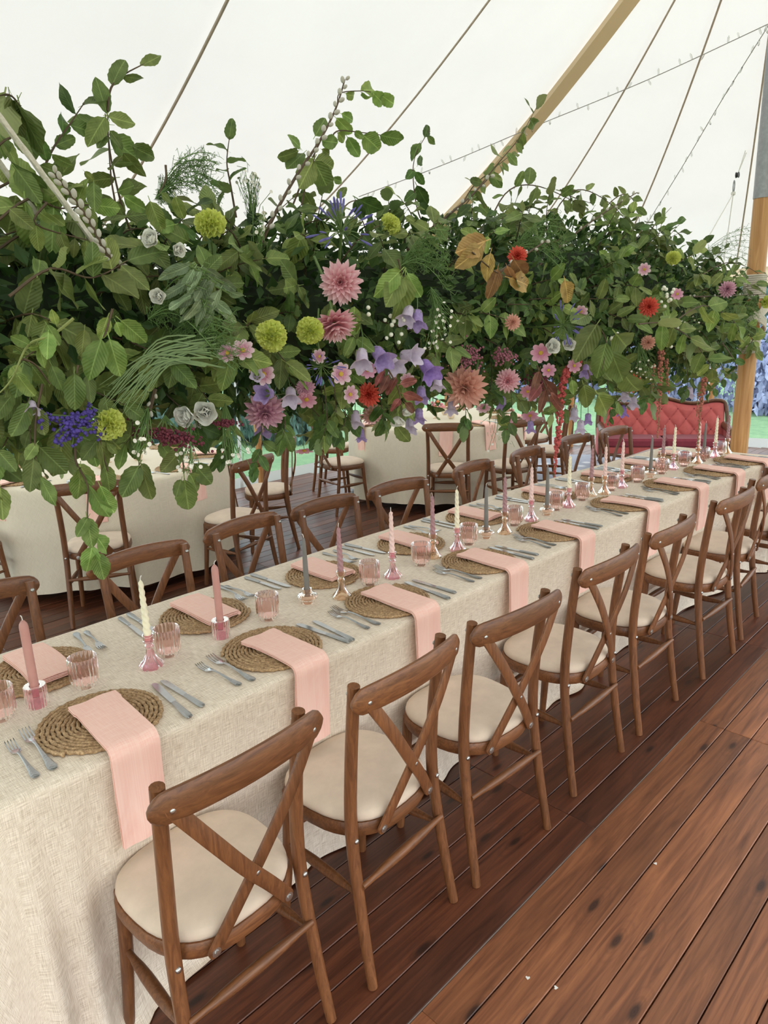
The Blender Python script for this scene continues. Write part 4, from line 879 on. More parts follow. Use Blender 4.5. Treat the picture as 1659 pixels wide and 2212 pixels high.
# traced sprigs: stems given in picture points, laid in the upright plane the arrangement occupies
def bp(pts, X, nl, size, kind, label, **kw): return branch([UX(x, y, X) for x, y in pts], nl, size, kind, label, None, **kw)
random.seed(5)
bp([(290, 520), (262, 440), (238, 330), (232, 240)], -1.80, 10, .085, 'b_mid', 'tall upright beech sprig rising beside the white suspension rope', t0=.1)
bp([(232, 240), (240, 190), (270, 160), (318, 135)], -1.80, 3, .075, 'b_mid', 'curled beech tip topping the tall sprig beside the white rope', t0=.25, spread=.35, droop=.1)
bp([(70, 430), (110, 330), (150, 270), (182, 222)], -1.8, 6, .06, 'b_dark', 'thin dark twig with a few leaves leaning behind the white rope', spread=.5, droop=.1)
bp([(-20, 210), (20, 205), (45, 230)], -1.75, 5, .12, 'b_mid', 'large drooping beech leaves beside the top of the white rope', t0=.3, droop=.9)
bp([(-30, 420), (60, 380), (140, 400)], -1.75, 8, .095, 'b_mid', 'broad beech spray hanging below the white suspension rope')
bp([(-30, 560), (60, 500), (130, 520), (210, 480)], -1.72, 10, .09, 'b_mid', 'broad beech spray under the lower white rope')
bp([(-30, 500), (60, 430), (130, 450), (200, 440)], -1.66, 11, .095, 'b_light', 'pale beech spray spilling round the white rope')
bp([(20, 640), (110, 580), (200, 600), (280, 560)], -1.5, 11, .09, 'b_mid', 'beech spray below the foot of the white rope')
bp([(510, 470), (498, 400), (490, 350), (496, 295)], -1.85, 6, .06, 'b_dark', 'small upright sprig with dark round leaves between the willow stems', spread=.6, droop=.1)
bp([(930, 560), (1000, 450), (1070, 360), (1120, 300), (1160, 230)], -1.85, 20, .075, 'b_mid', 'long drooping leafy wand reaching up along the tan roof band', t0=.1, spread=.5, droop=.5)
bp([(960, 540), (1010, 420), (1060, 370), (1110, 330)], -1.95, 12, .07, 'b_mid', 'shorter leafy wand beside the long drooping wand', t0=.1, droop=.6)
bp([(1040, 520), (1090, 420), (1150, 400), (1230, 430), (1290, 470)], -1.85, 16, .075, 'b_mid', 'arching leafy spray crossing above the coral dahlia', t0=.1)
bp([(1150, 560), (1210, 440), (1260, 410), (1330, 450), (1380, 520)], -1.85, 18, .075, 'b_mid', 'high arching leafy spray above the orange dahlias', t0=.1)
bp([(1260, 560), (1300, 460), (1345, 420), (1372, 440), (1385, 500)], -1.90, 14, .07, 'b_mid', 'drooping leafy tips at the crest of the arrangement', t0=.15, droop=.6)
bp([(1210, 410), (1235, 425), (1280, 440)], -1.9, 5, .05, 'b_dark', 'small pointed leaf tips crossing the roof rope', droop=.2, spread=.5)
bp([(1400, 640), (1440, 570), (1500, 540), (1560, 545)], -1.75, 10, .05, 'b_dark', 'thin dark twig spray beside the yellow carnation near the pole', droop=.1)
bp([(1480, 620), (1560, 570), (1610, 575), (1665, 610)], -1.65, 9, .085, 'b_mid', 'leafy arm reaching across the timber pole', droop=.7)
bp([(1450, 700), (1520, 660), (1580, 690), (1600, 720)], -1.35, 11, .105, 'b_light', 'bright leafy spray in front of the pole lashing', droop=.5)
bp([(1380, 700), (1440, 700), (1500, 740), (1540, 800)], -1.32, 13, .105, 'b_light', 'bright leafy spray hanging beside the timber pole', droop=.6)
bp([(1560, 740), (1590, 790), (1560, 820), (1530, 850)], -1.5, 8, .06, 'b_dark', 'dark leafy end hanging against the timber pole', droop=.5)
for k, (x, y) in enumerate([(1400, 440), (1440, 520), (1395, 500)]):
    p0 = UX(1405 + 6 * k, 570, -1.85); tag(obj('bare_twig', tube(smoothpts([p0, UX((1405 + x) / 2 + 8 * math.sin(k * 2), (570 + y) / 2, -1.85), UX(x + (20 if k == 1 else 50 * (k == 0)), y + 8, -1.85)], 4), interp([.004, .0025, .0012], 3, 9), 5), M['twig']), 'bare brown twig rising above the crest of the arrangement', 'twig', 'bare twigs above the crest')

# traced hanging clusters of large leaves; each leaf from base to tip
def cluster(stem, leaves, X, kind, label, zf=None, w=1.0, twig='twig'):
    cv = (lambda x, y: (x, y)) if zf is None else (lambda x, y: (zf[0] + x * zf[2], zf[1] + y * zf[2]))
    P = [UX(*cv(x, y), X) for x, y in stem]; o = Vector(tuple(P[0])); t = thing('leafy_branch', label, 'branch', tuple(o)); Ps = smoothpts(P, 5)
    obj('stem', tube([tuple(Vector(tuple(p)) - o) for p in Ps], interp([.003, .002, .0012], 3, len(Ps)), 5), M[twig], t)
    for (bx, by, tx, ty) in leaves:
        B = Vector(tuple(UX(*cv(bx, by), X))); T = Vector(tuple(UX(*cv(tx, ty), X))); d = T - B; L = d.length; d = d + camdir(B) * random.uniform(-.25, .3) * L
        inst('leaf', random.choice(LM[kind]), t, Matrix.Translation(-o) @ frame_mat(B, d, camdir(B) + rv(.35), L * 1.03, w * random.uniform(.9, 1.08)))
    return t
Z6 = (0, 600, .3376); Z5 = (0, 100, .3376)
cluster([(270, 680), (230, 900), (222, 1080), (225, 1160)], [(215, 1160, 195, 1365), (255, 1270, 345, 1455), (250, 1080, 425, 1250), (235, 1060, 160, 1170), (180, 800, 100, 1020), (230, 830, 290, 1000), (170, 840, 140, 985)], -1.5, 'b_mid', 'hanging beech sprig with big leaves over the placemat beside the purple statice', Z6)
cluster([(480, 1090), (490, 1190), (560, 1330), (560, 1530), (590, 1710)], [(500, 1190, 605, 1330), (515, 1210, 510, 1440), (570, 1330, 690, 1550), (640, 1330, 720, 1500), (555, 1530, 590, 1720), (565, 1530, 490, 1660), (610, 1650, 715, 1770), (590, 1710, 560, 1910), (620, 1760, 668, 1925)], -1.52, 'b_light', 'lowest trailing beech sprig dangling in front of the round tablecloth', Z6)
cluster([(640, 960), (640, 1040), (690, 1240)], [(640, 1040, 700, 1240), (620, 1040, 525, 1165), (680, 1050, 740, 1125), (670, 1200, 720, 1380), (690, 1000, 760, 1100)], -1.53, 'b_mid', 'beech leaves hanging straight below the purple statice', Z6)
cluster([(870, 980), (885, 1100), (890, 1200)], [(890, 1200, 785, 1400), (905, 1200, 962, 1420), (880, 1160, 815, 1075), (900, 1190, 960, 1260)], -1.55, 'b_mid', 'beech leaves hanging below the burgundy sedum', Z6)
cluster([(1180, 980), (1165, 1090), (1180, 1290)], [(1165, 1090, 1050, 1245), (1180, 1290, 1210, 1530), (1240, 1190, 1365, 1330), (1210, 1250, 1300, 1395), (1160, 1290, 1125, 1400)], -1.55, 'b_mid', 'beech leaves hanging beside the white waxflower', Z6)
cluster([(1260, 880), (1270, 950)], [(1290, 960, 1385, 1130), (1260, 950, 1300, 1135), (1285, 950, 1410, 1010)], -1.56, 'b_dark', 'dark beech leaves hanging under the white lisianthus pair', Z6)
cluster([(720, 200), (680, 340), (660, 380)], [(650, 390, 560, 640), (700, 390, 770, 630), (770, 270, 945, 420), (690, 250, 640, 390), (740, 280, 790, 380)], -1.44, 'b_light', 'yellowing beech pair with orange stalks in front of the grassy stems', Z6)
cluster([(500, 560), (490, 610)], [(475, 610, 480, 850), (560, 620, 585, 800), (540, 330, 520, 505)], -1.46, 'b_mid', 'long hanging beech leaves above the purple statice', Z6)
cluster([(-40, 1000), (0, 1110)], [(-20, 1100, 100, 1235), (0, 1340, 20, 1545), (-60, 1340, -20, 1500)], -1.5, 'b_mid', 'large beech leaves at the open end of the arrangement', Z6)
cluster([(470, 260), (330, 370), (180, 430), (80, 640), (0, 735)], [(310, 340, 300, 525), (250, 440, 290, 580), (190, 430, 60, 370), (300, 300, 380, 430), (130, 560, 60, 640), (180, 450, 300, 440), (360, 300, 330, 200), (100, 600, 200, 760)], -1.42, 'b_light', 'thick pale bent stem with beech leaves at the open end', Z6, twig='twiggreen')
cluster([(150, 520), (230, 560), (320, 680)], [(150, 540, 100, 760), (200, 560, 300, 700), (90, 560, 20, 700), (330, 560, 400, 720)], -1.5, 'b_dark', 'dark beech leaves below the pale bent stem', Z6)
cluster([(1060, 760), (1060, 850), (1020, 940)], [(1120, 1140, 1000, 1165), (1205, 1250, 1035, 1150), (1030, 940, 1105, 1005), (1120, 960, 1170, 1105), (960, 990, 1035, 1185), (790, 960, 948, 1065)], -1.6, 'b_light', 'wide beech leaves behind the white lisianthus bud', Z5)
cluster([(760, 1120), (730, 960), (710, 830), (690, 560), (672, 430)], [(675, 450, 560, 620), (690, 450, 862, 500), (700, 540, 795, 650), (680, 560, 618, 652), (845, 640, 1003, 720), (785, 680, 922, 842), (780, 700, 698, 805), (735, 990, 792, 1092), (860, 890, 740, 935)], -1.78, 'b_mid', 'upright beech sprig with paired leaves beside the asparagus fern', Z5)
cluster([(-20, 640), (100, 580), (200, 720)], [(90, 570, 200, 705), (10, 590, 130, 765), (75, 740, 310, 920), (100, 780, 265, 1000), (0, 560, 40, 720), (255, 760, 400, 830), (330, 690, 452, 782)], -1.66, 'b_mid', 'large beech leaves tucked behind the white rope', Z5)
cluster([(300, 1000), (230, 1140), (560, 1240)], [(60, 1040, 210, 1165), (230, 1140, 245, 1310), (380, 1180, 425, 1325), (480, 1230, 470, 1345), (550, 1240, 570, 1402), (330, 1080, 420, 1150), (250, 1060, 360, 1140), (600, 870, 605, 1055), (540, 800, 600, 860)], -1.6, 'b_mid', 'row of hanging beech leaves under the white rope', Z5)
cluster([(1020, 545), (1075, 590), (1130, 600)], [(1040, 530, 1000, 575), (1060, 545, 1045, 600), (1075, 580, 1060, 640), (1095, 575, 1110, 615), (1110, 560, 1140, 610), (1100, 600, 1145, 615), (1220, 605, 1232, 660), (1050, 520, 1000, 540)], -1.46, 'b_brown', 'branch of dry tan leaves below the coral dahlia', None)
cluster([(840, 800), (860, 840), (870, 900)], [(840, 810, 820, 850), (855, 815, 835, 860), (865, 830, 900, 820), (870, 850, 905, 860), (875, 870, 900, 895), (865, 860, 845, 890), (830, 800, 810, 835)], -1.44, 'b_red', 'russet leaf sprig beside the lilac bellflowers', None, .7)
cluster([(1160, 790), (1180, 840), (1190, 880)], [(1165, 800, 1150, 850), (1175, 820, 1205, 860), (1180, 840, 1165, 890), (1190, 850, 1215, 900), (1170, 830, 1140, 870)], -1.46, 'b_red', 'russet leaf sprig beside the hanging red amaranth', None, .6)
cluster([(860, 560), (870, 600)], [(870, 590, 835, 660), (875, 595, 865, 690), (880, 590, 905, 640), (865, 585, 820, 630)], -1.45, 'b_light', 'pale pleated beech leaves above the snowberries', None)
cluster([(1290, 700), (1310, 740), (1300, 800)], [(1290, 700, 1250, 760), (1310, 740, 1290, 810), (1330, 720, 1370, 770), (1320, 760, 1345, 820), (1270, 680, 1230, 700), (1345, 800, 1370, 850)], -1.44, 'b_mid', 'pale beech leaves above the sofa', None)
cluster([(1270, 800), (1285, 850)], [(1290, 850, 1315, 895), (1260, 830, 1275, 880), (1235, 820, 1240, 850)], -1.44, 'b_light', 'olive round leaves hanging in front of the sofa back', None)
random.seed(8)
for k in range(9):
    x = 380 + 14 * (k % 5); y = 560 + 22 * (k // 2); cluster([(x + 60, y + 30), (x + 20, y + 10)], [(x + 20, y + 10, x - 30, y + 40), (x + 40, y + 20, x + 10, y + 70), (x + 50, y + 20, x + 95, y + 50)], -1.47, 'b_glau', 'sage green lisianthus foliage below the white lisianthus', None, 1.0, 'stem')['group'] = 'sage green lisianthus foliage'

Z8 = (560, 130, .2411)
cluster([(300, 1300), (420, 1000), (560, 700), (690, 430), (720, 300), (900, 275), (1000, 285)], [(775, 300, 892, 345), (915, 272, 1072, 250), (915, 290, 995, 370), (1010, 290, 1155, 420), (1090, 310, 1222, 412)], -1.78, 'b_light', 'fine leafy twig reaching past the tip of the tall willow', Z8)
cluster([(620, 760), (690, 640), (850, 640), (1090, 672)], [(735, 480, 858, 545), (690, 520, 838, 672), (700, 650, 795, 742), (790, 690, 892, 862), (850, 640, 930, 692), (930, 670, 1132, 836), (1080, 670, 1267, 722)], -1.78, 'b_light', 'drooping leafy twig beside the tall willow tip', Z8)
cluster([(380, 1300), (430, 1050), (490, 890), (510, 700)], [(500, 680, 590, 522), (370, 790, 265, 658), (350, 810, 198, 892), (400, 830, 255, 965), (490, 890, 345, 1165), (490, 900, 645, 1195), (500, 890, 718, 965), (560, 720, 718, 742), (560, 800, 645, 855), (660, 1060, 748, 1092), (400, 1180, 505, 1355), (700, 1240, 770, 1150)], -1.76, 'b_mid', 'broad pale beech leaves hanging from the tall pussy willow stem', Z8)
cluster([(700, 1400), (800, 1280), (900, 1250)], [(880, 1240, 1082, 1362), (860, 1250, 930, 1420), (640, 1280, 760, 1420), (560, 1380, 500, 1520)], -1.72, 'b_dark', 'dark beech leaves behind the large blue agapanthus', Z8)
cluster([(1560, 1640), (1430, 1380), (1380, 1080), (1400, 850), (1530, 620)], [(1440, 740, 1370, 855), (1500, 680, 1565, 745), (1480, 690, 1525, 580), (1385, 980, 1325, 1062), (1400, 1000, 1475, 1112), (1420, 940, 1480, 842), (1290, 1340, 1160, 1425), (1300, 1380, 1232, 1482), (1400, 1180, 1310, 1250), (1410, 1120, 1500, 1300), (1420, 1300, 1520, 1360), (1440, 1440, 1410, 1580)], -1.85, 'b_dark', 'slender dark upright sprig beside the wide tan roof band', Z8)

# ------------------------------------------------------------------ flowers
def petal_mat(name, a, b, tip=None, rough=.6, tr=.3):
    n = N(name); sx = n.n('ShaderNodeSeparateXYZ'); tc = n.n('ShaderNodeTexCoord'); n.l(tc.outputs['Object'], sx.inputs[0]); f = n.noise(n.coord(rnd=True), 6, 2); c = n.ramp(f, [(.25, a), (.75, b)])
    if tip is not None: c = n.mix(n.ramp(sx.outputs[1], [(.35, (0, 0, 0, 1)), (1.0, (1, 1, 1, 1))]), c, tip)
    n.col(c).set(Roughness=rough, Specular_IOR_Level=.2); n.bump(n.noise(n.coord(scale=(40, 2, 2)), 1, 2), .25, .01)
    t = n.n('ShaderNodeBsdfTranslucent'); n.l(c, t.inputs[0]); mx = n.n('ShaderNodeMixShader'); mx.inputs[0].default_value = tr; n.l(n.p.outputs[0], mx.inputs[1]); n.l(t.outputs[0], mx.inputs[2]); n.l(mx.outputs[0], n.out.inputs[0]); return n.m
PMAT = {'pink': petal_mat('dahlia_pink', srgb(226, 146, 160), srgb(240, 176, 186), srgb(246, 214, 220)), 'peach': petal_mat('dahlia_peach', srgb(224, 166, 146), srgb(238, 192, 172), srgb(238, 190, 176)),
        'coral': petal_mat('dahlia_coral', srgb(206, 66, 52), srgb(232, 98, 80), srgb(238, 122, 104)), 'lime': petal_mat('carnation_lime', srgb(204, 212, 96), srgb(232, 236, 150)), 'cosmos': petal_mat('cosmos_blush', srgb(206, 112, 150), srgb(236, 190, 206), srgb(246, 222, 230)),
        'cospink': petal_mat('cosmos_pink', srgb(216, 130, 164), srgb(232, 168, 192), srgb(240, 192, 210)), 'bell': petal_mat('bell_lilac', srgb(160, 136, 196), srgb(194, 172, 222)), 'bellpale': petal_mat('bell_pale', srgb(206, 192, 218), srgb(226, 214, 232)), 'bellviolet': petal_mat('bell_violet', srgb(150, 120, 200), srgb(186, 156, 224)),
        'white': petal_mat('lisianthus_white', srgb(246, 244, 234), srgb(254, 253, 248), None, .6, .12), 'aga': petal_mat('agapanthus_blue', srgb(96, 92, 166), srgb(146, 140, 204)), 'mauve': petal_mat('dahlia_mauve', srgb(196, 132, 160), srgb(218, 164, 186), srgb(230, 190, 204)), 'cream': petal_mat('dahlia_cream', srgb(230, 214, 150), srgb(240, 206, 200), srgb(240, 190, 206))}
M['statice'] = simple('statice_purple', srgb(82, 66, 148), .8, .25, 60); M['sedum'] = simple('sedum_burgundy', srgb(100, 36, 52), .7, .3, 90); M['sedpink'] = simple('sedum_mauve', srgb(146, 88, 102), .7, .25, 90); M['amar'] = simple('amaranth_red', srgb(186, 82, 80), .8, .25, 90); M['amarb'] = simple('amaranth_rust', srgb(180, 112, 94), .8, .25, 90)
M['berry'] = simple('snowberry', srgb(240, 238, 222), .35, .03); M['disc'] = simple('yellow_disc', srgb(196, 160, 60), .8, .3, 200); M['catkin'] = simple('grey_catkin', srgb(186, 180, 168), .9, .15, 120, Sheen_Weight=.6); M['wax'] = simple('waxflower_white', srgb(240, 234, 222), .6, .05); M['calyx'] = simple('pale_calyx', srgb(140, 156, 84), .6, .15)
M['fern'] = simple('asparagus_fern', srgb(104, 134, 74), .6, .2); M['grass'] = simple('grass_blade', srgb(110, 132, 82), .5, .2)
def petal(m, ratio=.42, cup=.25, tipw=.0, n=7, wavy=0.0, point=True):
    g = G(); v = []; f = []; K = 5
    for i in range(n):
        t = i / (n - 1); w = ratio * .5 * (math.sin(PI * (.08 + .92 * t) ** .95) ** .7 if t < .999 else .03) if point else ratio * .5 * min(1, (t * 1.5 + .05) ** .7) * math.sqrt(max(.12, 1 - max(0, (t - .62) / .38) ** 2 * .85)); w = max(w, .02)
        for k in range(K): s = -1 + 2 * k / (K - 1); v.append((s * w, t + wavy * .12 * math.cos(PI * s * 2) * t, cup * (s * s) * w * 1.6 + cup * .55 * t * t + wavy * math.sin(9 * s + 3 * t) * t * .5))
    for i in range(n - 1):
        for k in range(K - 1): f.append((i * K + k, i * K + k + 1, (i + 1) * K + k + 1, (i + 1) * K + k))
    return mesh('petal', g.add(v, f), m, ang=180)
def ring_mats(n, tilt, L, r0=.0, z0=0.0, ph=0.0, jit=.06):
    out = []
    for i in range(n):
        a = 2 * PI * i / n + ph + random.uniform(-jit, jit); tl = tilt + random.uniform(-jit, jit); d = Vector((math.cos(a) * math.cos(tl), math.sin(a) * math.cos(tl), math.sin(tl))); up = Vector((-math.cos(a) * math.sin(tl), -math.sin(a) * math.sin(tl), math.cos(tl)))
        out.append(frame_mat(Vector((math.cos(a) * r0, math.sin(a) * r0, z0)), d, up, L * random.uniform(.93, 1.05)))
    return out
PT = {}
def pt(kind, **kw):
    k = (kind, tuple(sorted(kw.items())))
    if k not in PT: PT[k] = petal(PMAT[kind], **kw)
    return PT[k]
stemm = mesh('stem', tube([(0, 0, -.02), (.06, .02, -.5), (0, 0, -1.0)], [.022, .02, .02], 6), M['stem'])
calm = mesh('calyx', lathe([(.02, -.5), (.11, -.42), (.19, -.2), (.2, -.04), (.12, 0)], 10), M['calyx'])
def place(t, p, face, s, roll=None):
    z = Vector(tuple(face)).normalized(); q = z.to_track_quat('Z', 'Y'); t.matrix_world = Matrix.Translation(Vector(tuple(p))) @ q.to_matrix().to_4x4() @ Matrix.Rotation(random.uniform(0, 6) if roll is None else roll, 4, 'Z') @ Matrix.Scale(s, 4); return t
PROTO = {}
def proto(key, build):
    if key not in PROTO:
        t = build(); PROTO[key] = t; return t
    return dup(PROTO[key])
def relabel(t, name, label, cat, group):
    t.name = name; t['label'] = label; t['category'] = cat
    if group: t['group'] = group
    elif 'group' in t: del t['group']
    return t
def empty(name): o = bpy.data.objects.new(name, None); C.objects.link(o); o.empty_display_size = .05; return o
def b_dahlia(kind, joined=False):
    def f():
        t = empty('dahlia'); pm = pt(kind, ratio=.36, cup=.34, n=6)
        for n, tl, L, r0, z0 in ((15, -.18, .48, .06, -.05), (16, .05, .5, .05, .0), (15, .28, .46, .04, .05), (13, .55, .40, .03, .09), (10, .85, .33, .02, .12), (6, 1.2, .26, .01, .14)):
            for mtx in ring_mats(n, tl, L, r0, z0, random.uniform(0, 6)): inst('petal', pm, t, mtx)
        inst('calyx', calm, t, Matrix.Translation((0, 0, -.02)) @ Matrix.Scale(.7, 4)); inst('stem', stemm, t, Matrix.Translation((0, 0, -.05)) @ Matrix.Scale(1.8, 4)); return t
    return f
def b_carnation():
    t = empty('carnation'); g = G()
    for n, tl, L, z0 in ((7, -.1, .5, -.03), (7, .2, .52, .0), (7, .55, .47, .03), (6, .9, .42, .06), (4, 1.25, .36, .08)):
        for mtx in ring_mats(n, tl, L, .03, z0, random.uniform(0, 6), .15):
            v = []; f = []; K, NN = 11, 6; ph = random.uniform(0, 6)
            for i in range(NN):
                u = i / (NN - 1); w = .06 + .42 * u ** .9
                for k in range(K): s = -1 + 2 * k / (K - 1); v.append(mtx @ Vector((s * w, u * (1 - .12 * s * s) + .04 * u * math.cos(13 * s + ph), u ** 1.5 * (.17 * math.sin(7 * s + ph) + .08 * math.sin(16 * s + ph * 2)) + .1 * u * u)))
            for i in range(NN - 1):
                for k in range(K - 1): f.append((i * K + k, i * K + k + 1, (i + 1) * K + k + 1, (i + 1) * K + k))
            g.add(v, f)
    obj('ruffled_petals', g, PMAT['lime'], t, ang=70); inst('calyx', calm, t, Matrix.Diagonal((.8, .8, 1.05, 1))); inst('stem', stemm, t, Matrix.Translation((0, 0, -.4)) @ Matrix.Diagonal((1.3, 1.3, 2.4, 1))); return t
discm = mesh('disc', ico(.13, (0, 0, .04), 1, (1, 1, .6)), M['disc'])
def b_cosmos(kind):
    def f():
        t = empty('cosmos'); pm = pt(kind, ratio=.62, cup=.12, n=6, point=False, wavy=.06)
        for mtx in ring_mats(8, .12, .5, .04, 0, 0): inst('petal', pm, t, mtx)
        inst('disc', discm, t); inst('stem', stemm, t, Matrix.Diagonal((.8, .8, 2.0, 1))); return t
    return f
def b_liz():
    t = empty('lisianthus'); pm = pt('white', ratio=1.0, cup=.5, n=7, point=False)
    for n, tl, L, z0 in ((5, .45, .62, -.2), (5, .8, .62, -.2), (4, 1.1, .56, -.18), (3, 1.3, .48, -.12)):
        for mtx in ring_mats(n, tl, L, .04, z0, random.uniform(0, 6)): inst('petal', pm, t, mtx)
    inst('calyx', calm, t, Matrix.Translation((0, 0, -.16)) @ Matrix.Scale(.7, 4)); inst('stem', stemm, t, Matrix.Translation((0, 0, -.25)) @ Matrix.Diagonal((1, 1, 2.6, 1))); return t
def b_bell(kind):                                # mouth towards +z, about one unit long
    def f():
        t = empty('bellflower'); n = 30; prof = [(.06, -.55), (.2, -.52), (.27, -.4), (.28, -.2), (.29, .05), (.34, .25), (.44, .38), (.52, .42)]; g = G(); v = []; fa = []
        for i, (r_, z) in enumerate(prof):
            k = max(0, (i - 4) / 3)
            for j in range(n): a = 2 * PI * j / n; lo = math.cos(5 * a); v.append((r_ * (1 + .12 * k * lo + .03 * lo) * math.cos(a), r_ * (1 + .12 * k * lo + .03 * lo) * math.sin(a), z + .10 * k * lo))
        for i in range(len(prof) - 1):
            for j in range(n): fa.append((i * n + j, i * n + (j + 1) % n, (i + 1) * n + (j + 1) % n, (i + 1) * n + j))
        fa.append(tuple(range(n))[::-1]); obj('bell', g.add(v, fa), PMAT[kind], t, ang=80)
        cg = G()
        for k in range(5): a = 2 * PI * k / 5; c_, s_ = math.cos(a), math.sin(a); cg.add([(.03 * c_, .03 * s_, -.6), (.24 * c_ - .1 * s_, .24 * s_ + .1 * c_, -.5), (.34 * c_, .34 * s_, -.22), (.24 * c_ + .1 * s_, .24 * s_ - .1 * c_, -.5)], [(0, 1, 2, 3)])
        obj('calyx', cg, M['calyx'], t, smooth=False); inst('stem', stemm, t, Matrix.Translation((0, 0, -.55)) @ Matrix.Diagonal((1.4, 1.4, 1.6, 1))); return t
    return f
def b_aga():
    t = empty('agapanthus'); fm_ = mesh('floret', loft([[(r_ * math.cos(a), r_ * math.sin(a), z) for a in np.linspace(0, 2 * PI, 7)[:-1]] for r_, z in ((.005, 0), (.012, .04), (.017, .12), (.014, .17), (.004, .19))], cap=False), PMAT['aga'])
    for k in range(26):
        d = rv(1.0); d.z = abs(d.z) * .8 + .05; d.normalize(); L = random.uniform(.26, .36); obj('stalk', tube([(0, 0, 0), tuple(d * L * .6 + Vector((0, 0, .03))), tuple(d * L)], .006, 4), M['stem'], t)
        inst('floret', fm_, t, Matrix.Translation(d * L) @ (d + rv(.12)).to_track_quat('Z', 'Y').to_matrix().to_4x4() @ Matrix.Scale(random.uniform(.7, 1.15), 4))
    inst('stem', stemm, t, Matrix.Diagonal((1.2, 1.2, 1.6, 1))); return t
KIND = {'carnation': ('carnation', 'carnation'), 'dahlia': ('dahlia', 'dahlia'), 'cosmos': ('cosmos', 'cosmos'), 'bell': ('bellflower', 'bellflower'), 'liz': ('lisianthus', 'lisianthus'), 'aga': ('agapanthus', 'agapanthus')}
def flower(kind, var, px, py, dia, label, face=(0, 0, 0), k=1.06, group=None, roll=None):
    p = env_hit(px, py, k); p = p + (ORG - p) * .03; s = dia * depth(p) / CF; b = {'carnation': b_carnation, 'aga': b_aga, 'liz': b_liz}.get(kind) or {'dahlia': b_dahlia, 'cosmos': b_cosmos, 'bell': b_bell}[kind](var)
    t = relabel(proto((kind, var), b), kind if kind not in KIND else KIND[kind][0], label, KIND[kind][1], group); fv = camdir(p) + Vector(face)
    place(t, p, fv, s, roll); return t
random.seed(11)
R_, U_, D_, L_ = Vector(CM[0]), Vector((0, 0, 1)), Vector((0, 0, -1)), -Vector(CM[0])
for px, py, d, fc, lab in [(454, 486, 64, U_ * .7, 'yellow-green carnation on a tall stem beside the waxflower'), (587, 726, 64, U_ * .1, 'large yellow-green carnation below the big pink dahlia'), (670, 715, 56, U_ * .2, 'yellow-green carnation touching the drooping pink dahlia'), (842, 486, 46, R_ * 1.2 + U_ * .8, 'yellow-green carnation turned aside near the blue agapanthus'), (234, 916, 66, D_ * .5 + R_ * .6, 'yellow-green carnation hanging beside the purple statice'), (1454, 558, 30, U_ * .5, 'small yellow-green carnation near the bare twigs'), (1654, 652, 26, R_, 'yellow-green carnation beside the pole lashing')]:
    flower('carnation', '', px, py, d, lab, fc, 1.12 if px != 234 else 1.3)
for px, py, d, v, fc, lab in [(737, 610, 88, 'pink', L_ * .1, 'big pale pink dahlia facing out of the greenery'), (722, 697, 90, 'pink', D_ * 1.9 + R_ * .5, 'drooping pale pink dahlia below the big one'), (572, 888, 84, 'mauve', D_ * .6, 'mauve pink dahlia behind the hanging bellflowers'), (1005, 835, 92, 'peach', D_ * .5 + L_ * .2, 'wide peach dahlia under the arrangement'), (1097, 822, 50, 'pink', D_ * .2, 'round pink dahlia beside the wide peach one'), (1107, 696, 34, 'peach', R_ * .4, 'small pale peach dahlia half hidden in leaves'), (797, 852, 50, 'coral', D_ * .3 + L_ * .3, 'coral dahlia hanging over the round table'), (1118, 553, 40, 'coral', U_ * .4 + L_ * .2, 'coral dahlia on top above the dry tan leaves'), (1402, 663, 40, 'coral', R_ * .0, 'coral dahlia above the sofa'), (803, 893, 48, 'cream', D_ * .9 + R_ * .6, 'cream and pink dahlia hanging below the coral one'), (660, 838, 40, 'mauve', U_ * .1, 'small mauve dahlia among the cosmos'), (1571, 625, 34, 'mauve', U_ * .2, 'pink dahlia near the pole lashing'), (1365, 828, 40, 'coral', D_ * .5, 'coral dahlia low beside the rust amaranth'), (1400, 740, 30, 'peach', R_ * .1, 'small faded peach dahlia above the sofa')]:
    flower('dahlia', v, px, py, d, lab, fc, 1.08)
for px, py, d, v, fc, lab in [(525, 757, 46, 'cosmos', U_ * .5, 'pale cosmos with magenta heart'), (492, 763, 42, 'cosmos', U_ * .4 + L_ * .3, 'pale cosmos with magenta heart'), (570, 808, 46, 'cosmos', L_ * .2, 'pale cosmos with magenta heart'), (662, 862, 46, 'cospink', D_ * .9, 'pink cosmos'), (736, 808, 46, 'cosmos', R_ * .5, 'pale cosmos with magenta heart'), (756, 852, 38, 'cosmos', R_ * .8, 'pale cosmos with magenta heart'), (795, 800, 36, 'cospink', U_ * .2, 'pink cosmos'), (657, 972, 40, 'cospink', D_ * 2.2, 'pink cosmos'), (1392, 582, 26, 'cosmos', L_ * .1, 'pale cosmos with magenta heart'), (1255, 672, 28, 'cosmos', D_ * .5, 'pale cosmos with magenta heart'), (1168, 762, 42, 'cospink', D_ * .2, 'pink cosmos'), (1140, 845, 32, 'cospink', D_ * .6, 'pink cosmos'), (1145, 897, 36, 'cospink', D_ * 1.0, 'pink cosmos'), (1092, 908, 32, 'cospink', D_ * 1.0, 'pink cosmos'), (1045, 880, 30, 'cosmos', D_ * 1.0, 'pale cosmos with magenta heart'), (1185, 800, 30, 'cospink', U_ * .2, 'pink cosmos'), (1240, 790, 30, 'cospink', R_ * .3, 'pink cosmos'), (1463, 635, 24, 'cospink', R_ * .1, 'pink cosmos'), (880, 820, 30, 'cosmos', D_ * .3, 'pale cosmos with magenta heart'), (690, 770, 30, 'cosmos', L_ * .3, 'pale cosmos with magenta heart')]:
    flower('cosmos', v, px, py, d, lab + ' in the hanging arrangement', fc, 1.12, 'cosmos in the hanging arrangement: ' + v)
